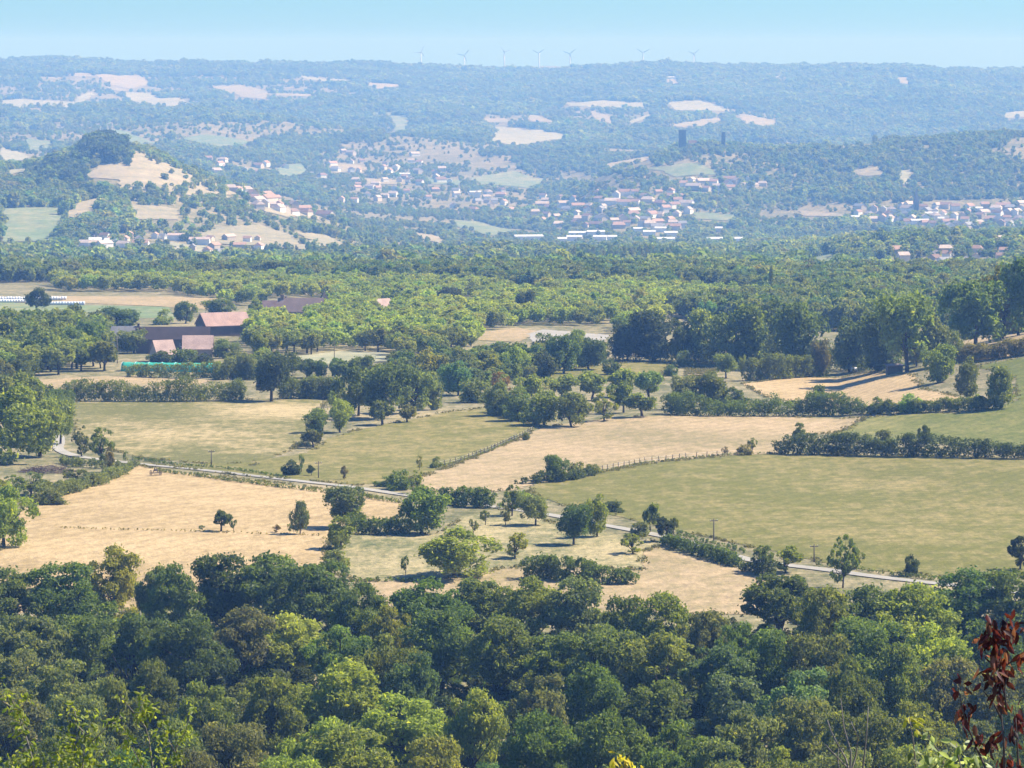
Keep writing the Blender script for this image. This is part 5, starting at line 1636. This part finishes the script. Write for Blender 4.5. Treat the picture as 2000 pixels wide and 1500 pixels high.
# pointed turret beside the manor
e = empty('turret', 'pointed dark turret rising at the manor\'s right end', 'tower', tuple(on(633, 616)), 0.3)
m = MB()
m.box(-2, 2, -2, 2, -1, 5.2)
obj('wall', m.mesh('wall', M_WALL), e, color=STONEW)
m = MB()
m.add([(-2.5, -2.5, 5), (2.5, -2.5, 5), (2.5, 2.5, 5), (-2.5, 2.5, 5), (0, 0, 10.2)], [(0, 1, 4), (1, 2, 4), (2, 3, 4), (3, 0, 4), (3, 2, 1, 0)])
obj('roof', m.mesh('roof', M_ROOF), e, color=(0.10, 0.085, 0.07))

# field shed and tank at the edge of the tall tree line
e = empty('field_shed', 'small grey-brown plank shed under the tall tree line', 'shed', tuple(on(1746, 730)), 0.15)
for i in range(10):
    x = -2.1 + i * 0.44
    obj('plank', boxmesh('plank', M_WOOD, (x, x + 0.41, -1.5, -1.44 - 0.02 * (i % 3), -0.3, 2.2)), e)
m = MB()
m.box(-2.1, 2.3, -1.40, 1.5, -0.3, 2.2)
obj('wall', m.mesh('wall', M_WOOD), e)
m = MB()
m.add([(-2.5, -1.9, 2.25), (2.7, -1.9, 2.25), (2.7, 1.9, 2.75), (-2.5, 1.9, 2.75), (-2.5, -1.9, 2.37), (2.7, -1.9, 2.37), (2.7, 1.9, 2.87), (-2.5, 1.9, 2.87)],
      [(0, 3, 2, 1), (4, 5, 6, 7), (0, 1, 5, 4), (1, 2, 6, 5), (2, 3, 7, 6), (3, 0, 4, 7)])
obj('roof', m.mesh('roof', M_ROOF), e, color=(0.30, 0.24, 0.22))
e = empty('water_tank', 'pale grey water tank left of the small plank shed', 'tank', tuple(on(1668, 728)), 0.2)
m = MB()
m.tube([(-1.0, 0, 1.1), (-0.9, 0, 1.1), (0.9, 0, 1.1), (1.0, 0, 1.1)], [0.45, 0.6, 0.6, 0.45], 14)
obj('barrel', m.mesh('barrel', M_STEEL, True), e)
for sx in (-0.6, 0.6):
    obj('leg', boxmesh('leg', M_WOOD, (sx - .08, sx + .08, -.5, -.35, -.1, .75)), e)
    obj('leg', boxmesh('leg', M_WOOD, (sx - .08, sx + .08, .35, .5, -.1, .75)), e)

# teal net tunnel
P0, P1 = on(240, 724), on(421, 727)
ax = P1 - P0
Lt = float(np.hypot(*ax[:2]))
e = empty('net_tunnel', 'long teal green net tunnel in front of the farm', 'tunnel', tuple((P0 + P1) / 2), math.atan2(ax[1], ax[0]))
m = MB()
nseg, na_ = 28, 12
V, Fc = [], []
for i in range(nseg + 1):
    x = -Lt / 2 + Lt * i / nseg
    sag = 1 - 0.05 * abs(math.sin(i * math.pi / 2)) + 0.02 * math.sin(i * 1.7)
    for j in range(na_ + 1):
        a = math.pi * j / na_
        V.append((x, -2.6 * math.cos(a), 2.75 * math.sin(a) ** 0.8 * sag))
for i in range(nseg):
    for j in range(na_):
        b = i * (na_ + 1) + j
        Fc.append((b, b + 1, b + na_ + 2, b + na_ + 1))
Fc.append(tuple(range(na_, -1, -1)))
m.add(V, Fc)
obj('cover', m.mesh('cover', M_TEAL, True), e)
for i in range(0, nseg + 1, 4):
    x = -Lt / 2 + Lt * i / nseg
    m = MB()
    m.tube([(x, -2.65 * math.cos(math.pi * j / 10), 2.82 * math.sin(math.pi * j / 10) ** 0.8) for j in range(11)], [0.05] * 11, 5)
    obj('hoop', m.mesh('hoop', M_STEEL), e)

# white wrapped bales on the far left field
for (u0, u1, v, lab) in [(-40, 62, 591, 'row of white wrapped bales left of the solitary tree'), (92, 166, 596, 'row of white wrapped bales right of the solitary tree'),
                         (-30, 130, 586, 'rear row of white wrapped bales behind the solitary tree')]:
    a, b = on(u0, v), on(u1, v)
    d = b - a
    nb = max(2, int(np.hypot(*d[:2]) / 1.24))
    e = empty('bale_row', lab, 'bales', tuple(a))
    me0 = None
    for i in range(nb):
        if me0 is None:
            m = MB()
            m.tube([(-0.62, 0, .82), (-0.56, 0, .82), (0.56, 0, .82), (0.62, 0, .82)], [0.74, 0.85, 0.85, 0.74], 16)
            me0 = m.mesh('bale', M_WHITE, True)
        p = d * (i + 0.5) / nb
        q = a + p
        bb = obj('bale', me0, e, loc=(p[0], p[1], float(H(q[0], q[1])) - a[2] - 0.02))
        bb.rotation_euler = (0, 0, math.atan2(d[1], d[0]) + random.uniform(-.05, .05))
        bb.scale = (1, 1, random.uniform(0.94, 1.05))

# poles
def pole(u, v, hpx, label, arm=True, wood=(0.2, 0.17, 0.14), rad=0.13):
    P = hit(u, v, 560, 2290)
    h = hpx * mpp(P[1])
    e = empty('utility_pole', label, 'pole', tuple(P), 0.4)
    m = MB()
    m.tube([(0, 0, -0.5), (0, 0, h)], [rad, rad * 0.75], 8)
    obj('post', m.mesh('post', M_WOOD, True), e)
    if arm:
        obj('crossarm', boxmesh('crossarm', M_WOOD, (-0.8, 0.8, -.06, .06, h - 0.5, h - 0.36)), e)
        for x in (-0.7, 0.0, 0.7):
            m = MB()
            m.tube([(x, 0, h - 0.36), (x, 0, h - 0.16)], [0.05, 0.04], 6)
            obj('insulator', m.mesh('insulator', M_STEEL), e)
    return P, h


pole(229, 710, 54, 'pale utility pole standing by the farm orchard', rad=0.16)
pole(413, 912, 34, 'thin utility pole on the far verge of the lane by the patchy meadow')
pole(622, 934, 34, 'pale utility pole beside the tiny ball-shaped tree on the verge')
pole(1394, 1058, 46, 'dark slanting utility pole on the lane below the big meadow')
pole(1590, 1098, 36, 'slim utility pole left of the ragged roadside tree')
pole(653, 700, 34, 'bare pole at the foot of the plateau orchards', False)


def fence(label, line, spacing, hgt, dmin=560):
    P = polyline(line, dmin, 2290, spacing)
    o0 = np.array([P[0][0], P[0][1], float(H(*P[0]))])
    e = empty('post_fence', label, 'fence', tuple(o0))
    m = MB()
    m.tube([(0, 0, -0.3), (0, 0, hgt)], [0.09, 0.08], 6)
    pm = m.mesh('post', M_WOOD)
    tops = []
    for i, p in enumerate(P[:70]):
        z = float(H(*p))
        q = obj('post', pm, e, loc=(p[0] - o0[0], p[1] - o0[1], z - o0[2]))
        q.rotation_euler = (random.uniform(-.08, .08), random.uniform(-.08, .08), 0)
        tops.append((p[0] - o0[0], p[1] - o0[1], z - o0[2]))
    for f in (0.45, 0.85):
        m = MB()
        m.tube([(a, b, c + hgt * f) for a, b, c in tops], [0.012] * len(tops), 4)
        obj('wire', m.mesh('wire', M_STEEL), e)


fence('weathered post and wire fence along the big meadow\'s upper edge', [(1176, 921), (1260, 905), (1340, 896), (1440, 889)], 2.6, 1.35)
fence('post and wire fence between the olive meadow and the hay meadow', [(846, 914), (900, 902), (960, 880), (1010, 858), (1040, 842)], 3.4, 1.3)

# hay rake left in the corner of the golden field
e = empty('hay_rake', 'old dark hay rake standing in the golden field\'s top corner', 'farm machine', tuple(on(304, 929, 560)), 0.5)
for sx in (-1.1, 1.1):
    m = MB()
    m.tube([(sx + 0.0, 0.62 * math.cos(a), 0.62 + 0.62 * math.sin(a)) for a in np.linspace(0, 2 * math.pi, 17)], [0.06] * 17, 5, False)
    w = obj('wheel', m.mesh('rim', M_WOOD), e)
    for k in range(4):
        a = k * math.pi / 4
        m = MB()
        m.tube([(sx, -0.6 * math.cos(a), 0.62 - 0.6 * math.sin(a)), (sx, 0.6 * math.cos(a), 0.62 + 0.6 * math.sin(a))], [0.03, 0.03], 4)
        obj('spoke', m.mesh('spoke', M_WOOD), w)
m = MB()
m.tube([(-1.2, 0, 0.64), (1.2, 0, 0.64)], [0.08, 0.08], 6)
m.tube([(-0.5, 0, 0.7), (0, 0.1, 2.1), (0.5, 0, 0.7)], [0.07, 0.07, 0.07], 6)
m.tube([(0, 0.1, 2.1), (0.2, 1.9, 0.6)], [0.07, 0.06], 6)
obj('frame', m.mesh('frame', M_WOOD), e)
m = MB()
m.box(-0.35, 0.35, -0.25, 0.2, 1.0, 1.45)
obj('seat', m.mesh('seat', M_WOOD), e)
for k in range(14):
    x = -1.0 + k * 2 / 13
    m = MB()
    m.tube([(x, -0.1, 0.7), (x, -0.9, 0.75), (x, -1.1, 0.4), (x, -0.9, 0.05)], [0.03, 0.03, 0.03, 0.02], 4)
    obj('tine', m.mesh('tine', M_WOOD), e)

# heap of cut brushwood
P = on(92, 922, 560)
rng = np.random.default_rng(3)
m = MB()
for k in range(420):
    a = rng.uniform(0, 6.28)
    r_ = math.sqrt(rng.random())
    x, y = 6.2 * r_ * math.cos(a), 4.0 * r_ * math.sin(a)
    z = 1.5 * (1 - r_ ** 2) * rng.uniform(0.2, 1.0)
    d = rng.normal(size=3) * np.array([1, 1, 0.35])
    d /= np.linalg.norm(d)
    l = rng.uniform(0.5, 1.3)
    m.tube([(x - d[0] * l, y - d[1] * l, max(0.02, z - d[2] * l)), (x + d[0] * l, y + d[1] * l, max(0.05, z + d[2] * l))], [0.05, 0.02], 4, False)
o = obj('brush_heap', m.mesh('brush_heap', plain_mat('cut_brush', (0.17, 0.115, 0.095), 0.95, 0.35, 3)), loc=tuple(P))
tag(o, 'brown heap of cut brushwood beside the pale track', 'brush heap')

# ------------------------------------------------------------------ castle ruin on its hill
DCA = 6085


def ground_at(u, D):
    x = (u - 1000) * D / F
    return np.array([x, D, float(H(x, D))])


def castle_tower(name, label, u, w, h, merl):
    P = ground_at(u, DCA)
    e = empty(name, label, 'castle tower', tuple(P), 0.12)
    m = MB()
    m.add([(-w / 2, -w / 2, -6), (w / 2, -w / 2, -6), (w / 2, w / 2, -6), (-w / 2, w / 2, -6), (-w * .47, -w * .47, h), (w * .47, -w * .47, h), (w * .47, w * .47, h), (-w * .47, w * .47, h)],
          [(0, 1, 5, 4), (1, 2, 6, 5), (2, 3, 7, 6), (3, 0, 4, 7), (4, 5, 6, 7)])
    obj('wall', m.mesh('wall', M_STONE), e)
    s = w / (2 * merl - 1)
    for i in range(merl):
        x = -w / 2 + i * 2 * s
        obj('merlon', boxmesh('merlon', M_STONE, (x, x + s, -w * .5, -w * .5 + 0.9, h, h + 1.8)), e)
        obj('merlon', boxmesh('merlon', M_STONE, (x, x + s, w * .5 - 0.9, w * .5, h, h + 1.8)), e)
    for z in (0.35, 0.6, 0.82):
        obj('window', boxmesh('window', M_DARK, (-0.6, 0.6, -w * .5 - 0.02, -w * .46, h * z, h * z + 2.4)), e)


castle_tower('castle_keep', 'broad square keep of the ruined castle on the wooded hill', 1332, 11, 32, 4)
castle_tower('castle_turret', 'slender tower at the right end of the ruined castle', 1412, 5.6, 27, 3)
m = MB()
xs = np.linspace(0, 54, 28)
rng = np.random.default_rng(12)
for a, b in zip(xs[:-1], xs[1:]):
    hh = 9 + 5 * float(fbm(np.array(a / 9), np.array(0.3), 5, 3)) * 2 + rng.uniform(-1, 1)
    m.box(a, b - 0.05, 0, 2.2, -7, hh)
P = ground_at(1341, DCA)
o = obj('curtain_wall', m.mesh('curtain_wall', M_STONE), loc=(P[0], P[1] + 4, P[2]))
tag(o, 'broken curtain wall between the two towers of the ruined castle', 'castle wall')
building('castle_lodge', 'pale roofed lodge behind the ruined castle\'s wall', 'house', ground_at(1352, DCA + 30), 0.1, 12, 8, 8, 5, (0.45, 0.38, 0.32), BROWN)

# ------------------------------------------------------------------ wind turbines on the far ridge
M_TURB = plain_mat('turbine_paint', (0.64, 0.65, 0.67), 0.5, 0.04, 0.1, 0.3)
DT = 13050
rng = np.random.default_rng(4)
bl = MB()
bl.add([(-1.3, -.4, 2), (1.3, -.4, 2), (1.3, .4, 2), (-1.3, .4, 2), (-1.9, -.3, 8), (1.2, -.3, 8), (1.2, .3, 8), (-1.9, .3, 8), (-0.4, -.1, 26), (0.4, -.1, 26), (0.4, .1, 26), (-0.4, .1, 26)],
       [(0, 1, 5, 4), (1, 2, 6, 5), (2, 3, 7, 6), (3, 0, 4, 7), (4, 5, 9, 8), (5, 6, 10, 9), (6, 7, 11, 10), (7, 4, 8, 11), (8, 9, 10, 11), (3, 2, 1, 0)])
bl = bl.mesh('blade', M_TURB)
ma = MB()
ma.tube([(0, 0, -70), (0, 0, 60)], [2.5, 1.5], 12)
ma = ma.mesh('mast', M_TURB, True)
nc = MB()
nc.box(-1.8, 1.8, -3, 6, 59, 62.6)
nc.tube([(0, -5.4, 60.8), (0, -4.2, 60.8), (0, -3, 60.8)], [0.4, 1.6, 1.9], 10)
nc = nc.mesh('nacelle', M_TURB)
TW = ['wind turbine furthest to the left on the skyline', 'short wind turbine, second from the left on the skyline', 'tall clear wind turbine, third from the left on the skyline',
      'wind turbine, fourth from the left on the skyline', 'wind turbine, fifth from the left on the skyline', 'wind turbine left of the castle on the right skyline', 'faint wind turbine furthest to the right on the skyline']
for i, (u, v, ph) in enumerate([(822, 104, 25), (907, 110, 40), (985, 103, 75), (1053, 106, 55), (1113, 107, 50), (1256, 105, 62), (1355, 107, 50)]):
    p = at(u, v - 2, DT)
    e = empty('wind_turbine', TW[i], 'wind turbine', (p[0], p[1], p[2] - 60.8), rng.uniform(-.5, .5), None, 'wind turbines on the far ridge')
    obj('mast', ma, e)
    obj('nacelle', nc, e)
    for k in range(3):
        b = obj('blade', bl, e, loc=(0, -4.2, 60.8))
        b.rotation_euler = (0, R(ph + 120 * k), 0)
P = ground_at(1766, 12750)
e = empty('antenna_mast', 'thin antenna mast on the right skyline', 'mast', tuple(P))
m = MB()
m.tube([(0, 0, -3), (0, 0, 24)], [0.8, 0.4], 6)
obj('mast', m.mesh('mast', M_STEEL), e)
m = MB()
m.tube([(0, 0, 24), (0, 0, 29)], [0.2, 0.15], 5)
obj('aerial', m.mesh('aerial', M_STEEL), e)

# ------------------------------------------------------------------ houses of the valley
HOUSE_SHAPES = []
for (L, W, hw, hr, hip) in [(13, 9, 5.5, 3.2, 0), (16, 10, 4.6, 3.4, 2.5), (11, 8.5, 6.0, 3.0, 0), (20, 10, 5.5, 3.4, 0)]:
    HOUSE_SHAPES.append(gable_meshes(L, W, hw, hr, 0.5, hip))
for lab, its in seen.items():
    for i, (P, s, w, r_, cn) in enumerate(its):
        L2 = lab if len(its) == 1 else lab.replace(' house,', f' house {ORD[i]} from left,', 1)
        e = empty('house', L2, 'house', (P[0], P[1], P[2] + 0.4), rng.choice([0, 1.57]) + rng.normal(0, 0.5), (rng.uniform(.85, 1.15) * (0.68 if P[1] < 4300 else 1.0),) * 3, cn)
        obj('wall', HOUSE_SHAPES[s][0], e, color=WALLS[w][1])
        obj('roof', HOUSE_SHAPES[s][1], e, color=tuple(np.array(ROOFS[r_][1]) * rng.uniform(.85, 1.15)))

for (u, v, wpx, lab) in SHEDS:
    P = hit(u, v, 2900, 12700)
    L = wpx * mpp(P[1])
    W = min(14, max(8, L * 0.4))
    building('long_shed', lab, 'shed', P, rng.normal(0, 0.08), L, W, 5.5, 1.8, (0.80, 0.80, 0.78), (0.78, 0.78, 0.78) if 'pink' not in lab else (0.55, 0.42, 0.36))
P = hit(980, 505, 2900, 5000)
e = empty('white_tower', 'narrow white tower house above the plateau\'s rim', 'tower', tuple(P), 0.4)
obj('wall', boxmesh('wall', M_WALL, (-2.6, 2.6, -2.6, 2.6, -2, 14)), e, color=(0.82, 0.8, 0.75))
m = MB()
m.add([(-3, -3, 13.9), (3, -3, 13.9), (3, 3, 13.9), (-3, 3, 13.9), (0, 0, 16.5)], [(0, 1, 4), (1, 2, 4), (2, 3, 4), (3, 0, 4), (3, 2, 1, 0)])
obj('roof', m.mesh('roof', M_ROOF), e, color=(0.5, 0.36, 0.3))
P = hit(1789, 415, 4600, 6300)
e = empty('church_spire', 'dark pointed church spire in the far right town', 'church', tuple(P), 0.3)
obj('wall', boxmesh('wall', M_STONE, (-3, 3, -3, 3, -2, 14)), e)
m = MB()
m.add([(-3.4, -3.4, 13.9), (3.4, -3.4, 13.9), (3.4, 3.4, 13.9), (-3.4, 3.4, 13.9), (0, 0, 34)], [(0, 1, 4), (1, 2, 4), (2, 3, 4), (3, 0, 4), (3, 2, 1, 0)])
obj('spire', m.mesh('spire', M_ROOF), e, color=(0.12, 0.11, 0.12))


# ------------------------------------------------------------------ shrubs below the viewpoint
def leaf_blade(name, length, width, fold, curl):
    """A pointed leaf folded along its midrib, base at the origin, tip along -Z."""
    V, Fc = [], []
    prof = [(0, 0.05), (0.18, 0.6), (0.42, 1.0), (0.7, 0.72), (0.9, 0.3), (1.0, 0.02)]
    for t, w in prof:
        y = -curl * math.sin(t * 2.2) * length
        V += [(-w * width / 2, y + fold * w * width, -t * length), (0, y, -t * length), (w * width / 2, y + fold * w * width, -t * length)]
    for i in range(len(prof) - 1):
        b = i * 3
        Fc += [(b, b + 1, b + 4, b + 3), (b + 1, b + 2, b + 5, b + 4)]
    me = mesh_from(name, V, Fc, M_LEAF, True)
    a = me.attributes.new('leafvar', 'FLOAT', 'FACE')
    a.data.foreach_set('value', np.full(len(Fc), 0.5, np.float32))
    return me


def shrub(name, label, cat, D, stems, clusters, leaf, col, colvar, droop, bark, rng):
    """stems: pixel paths (from the ground up); clusters: (u, v, spread u, spread v, count)."""
    u0 = stems[0][0][0]
    x0 = (u0 - 1000) * D / F
    o0 = np.array([x0, D, float(H(x0, D))])
    e = empty(name, label, cat, tuple(o0))
    for path in stems:
        pts = [at(u, v, D + rng.normal(0, 0.05)) for u, v in path]
        if path[0][1] >= 1500:
            foot = pts[0] * 1.0
            g = o0 + np.array([rng.normal(0, 0.15), rng.normal(0, 0.2), -0.05])
            pts = [g, (g + foot) / 2 + np.array([rng.normal(0, .1), 0, 0])] + pts
        n = len(pts)
        m = MB()
        r0 = 0.0075 if path[0][1] >= 1500 else 0.005
        m.tube([tuple(p - o0) for p in pts], [r0 * (1.6 - 1.25 * i / (n - 1)) for i in range(n)], 6)
        obj('stem', m.mesh('stem', bark, True), e)
    lm = [leaf_blade('leaf', leaf * k, leaf * k * w, f, c) for k, w, f, c in ((1, .46, .25, .10), (.8, .5, .4, .18), (1.15, .42, .3, .05))]
    sharp = 0
    for (u, v, su, sv, cnt) in clusters:
        for _ in range(int(cnt * (1.15 if droop else 1.3))):
            p = at(u + rng.normal(0, su), v + rng.normal(0, sv), D + rng.normal(0, su) * D / F * 1.2) - o0
            l = obj('leaf', lm[rng.integers(3)], e, loc=tuple(p), color=tuple(np.clip(np.array(col[rng.integers(len(col))]) * (1 + rng.normal(0, colvar)), .01, .8)))
            l.rotation_euler = (rng.normal(0, 0.5) + (0 if droop else rng.uniform(-1.6, 1.2)), rng.normal(0, 0.5 if droop else 0.9), rng.uniform(0, 6.28))
    return e


M_TWIG = plain_mat('pale_twig', (0.22, 0.19, 0.155), 0.8, 0.15, 20)
M_REDTWIG = plain_mat('dark_twig', (0.10, 0.075, 0.065), 0.8, 0.2, 20)
rng = np.random.default_rng(55)
YG = [(0.24, 0.27, 0.045), (0.18, 0.22, 0.05), (0.31, 0.32, 0.06), (0.14, 0.17, 0.05)]
shrub('red_shrub', 'shrub with dark red hanging leaves in the near right corner', 'shrub', 25,
      [[(1962, 1510), (1960, 1440), (1955, 1390), (1950, 1330), (1954, 1216)], [(1956, 1404), (1942, 1376), (1925, 1355), (1914, 1342)], [(1966, 1390), (1962, 1350), (1968, 1310)],
       [(1930, 1512), (1908, 1462), (1886, 1410), (1876, 1366), (1870, 1338)], [(1990, 1512), (1986, 1440), (1984, 1402)], [(1962, 1300), (1985, 1288), (1998, 1280)]],
      [(1946, 1262, 16, 26, 60), (1970, 1232, 12, 14, 26), (1932, 1240, 8, 14, 14), (1953, 1318, 9, 18, 26), (1950, 1356, 6, 12, 16), (1874, 1340, 8, 12, 7), (1884, 1392, 11, 16, 16), (1918, 1442, 12, 14, 14),
       (1986, 1398, 10, 16, 14), (1975, 1445, 14, 16, 10), (1968, 1490, 12, 10, 10), (1990, 1284, 10, 10, 8), (1928, 1318, 8, 8, 4)],
      0.085, [(0.075, 0.013, 0.014), (0.105, 0.02, 0.018), (0.05, 0.013, 0.014), (0.17, 0.065, 0.045)], 0.25, True, M_REDTWIG, rng)
shrub('yellow_green_shrub', 'leafy yellow-green shrub with upright shoots in the near left corner', 'shrub', 34,
      [[(70, 1512), (58, 1462), (46, 1424), (34, 1392), (18, 1352)], [(36, 1396), (48, 1376), (56, 1358)], [(28, 1384), (8, 1372), (-4, 1364)]],
      [(20, 1360, 8, 12, 18), (34, 1392, 12, 8, 22), (40, 1420, 8, 14, 22), (52, 1452, 8, 14, 14), (52, 1364, 5, 8, 10), (66, 1480, 18, 10, 40), (30, 1488, 20, 8, 34)],
      0.064, YG, 0.2, False, M_TWIG, rng)
shrub('yellow_green_shrub', 'dense yellow-green shrub right of the corner one with a crossing twig', 'shrub', 34,
      [[(160, 1512), (166, 1440), (150, 1412), (134, 1394)], [(176, 1442), (150, 1416), (128, 1402)], [(150, 1410), (146, 1390), (138, 1378)], [(180, 1448), (205, 1424), (240, 1398)]],
      [(140, 1384, 8, 10, 14), (156, 1408, 14, 12, 34), (174, 1442, 10, 10, 24), (128, 1450, 14, 12, 36), (160, 1478, 24, 14, 80), (212, 1420, 14, 8, 14), (232, 1404, 10, 8, 10), (120, 1494, 16, 8, 30)],
      0.062, YG, 0.2, False, M_TWIG, rng)
shrub('yellow_green_shrub', 'yellow-green shrub with a reddish leaning twig, third of the near shrubs', 'shrub', 35,
      [[(284, 1512), (262, 1468), (248, 1444)], [(284, 1420), (266, 1398), (244, 1370), (232, 1354)], [(300, 1512), (290, 1440), (284, 1420), (280, 1360)]],
      [(280, 1358, 6, 8, 14), (290, 1388, 12, 10, 36), (270, 1398, 10, 8, 20), (236, 1360, 5, 6, 6), (252, 1448, 8, 12, 24), (270, 1484, 12, 12, 34), (308, 1450, 10, 20, 30), (230, 1478, 12, 10, 10)],
      0.062, YG, 0.2, False, M_TWIG, rng)
shrub('yellow_green_shrub', 'small yellow-green shrub with one bright sprig, rightmost of the near left shrubs', 'shrub', 36,
      [[(340, 1512), (344, 1460), (362, 1430), (372, 1392)], [(342, 1470), (326, 1440), (318, 1420)]],
      [(372, 1390, 6, 8, 14), (366, 1432, 8, 10, 30), (328, 1440, 10, 14, 26), (330, 1488, 14, 10, 34), (352, 1478, 8, 10, 14), (314, 1410, 8, 6, 10)],
      0.06, YG, 0.25, False, M_TWIG, rng)
shrub('pale_leaved_shrub', 'shrub with pale glinting leaves beside the red-leaved one', 'shrub', 27,
      [[(1880, 1512), (1872, 1478), (1868, 1452)], [(1850, 1512), (1836, 1470), (1812, 1438)], [(1905, 1512), (1902, 1480)]],
      [(1870, 1458, 12, 8, 8), (1904, 1478, 10, 10, 9), (1812, 1440, 10, 8, 8), (1840, 1480, 16, 12, 14), (1880, 1494, 16, 8, 12), (1808, 1484, 10, 12, 10)],
      0.09, [(0.30, 0.34, 0.16), (0.42, 0.44, 0.26), (0.16, 0.2, 0.06)], 0.2, False, M_TWIG, rng)
shrub('yellow_sprig', 'bright yellow leaf sprig poking up at the picture\'s bottom centre', 'plant', 27,
      [[(1224, 1512), (1222, 1494), (1216, 1478)], [(1236, 1512), (1246, 1498)]], [(1216, 1484, 12, 6, 12), (1240, 1497, 10, 4, 8), (1198, 1500, 6, 3, 5)],
      0.075, [(0.50, 0.42, 0.05), (0.38, 0.30, 0.05)], 0.15, False, M_TWIG, rng)
shrub('yellow_sprig', 'lone yellow-tipped sprig between bare twigs and red shrub', 'plant', 27,
      [[(1790, 1512), (1784, 1450), (1776, 1402)]], [(1776, 1402, 8, 4, 10), (1786, 1420, 4, 8, 5)],
      0.06, [(0.42, 0.38, 0.05), (0.3, 0.3, 0.06)], 0.15, False, M_TWIG, rng)
shrub('bare_shrub', 'leafless shrub with pale grey twigs at the bottom right', 'shrub', 27,
      [[(1660, 1512), (1652, 1482), (1634, 1450), (1622, 1426), (1616, 1406)], [(1660, 1510), (1662, 1470), (1648, 1420), (1642, 1364)], [(1656, 1500), (1630, 1474), (1612, 1454)],
       [(1662, 1506), (1672, 1474), (1676, 1440), (1662, 1410)], [(1684, 1512), (1692, 1440), (1696, 1380)], [(1640, 1512), (1636, 1480), (1638, 1462)]],
      [], 0.05, YG, 0.1, False, M_TWIG, rng)
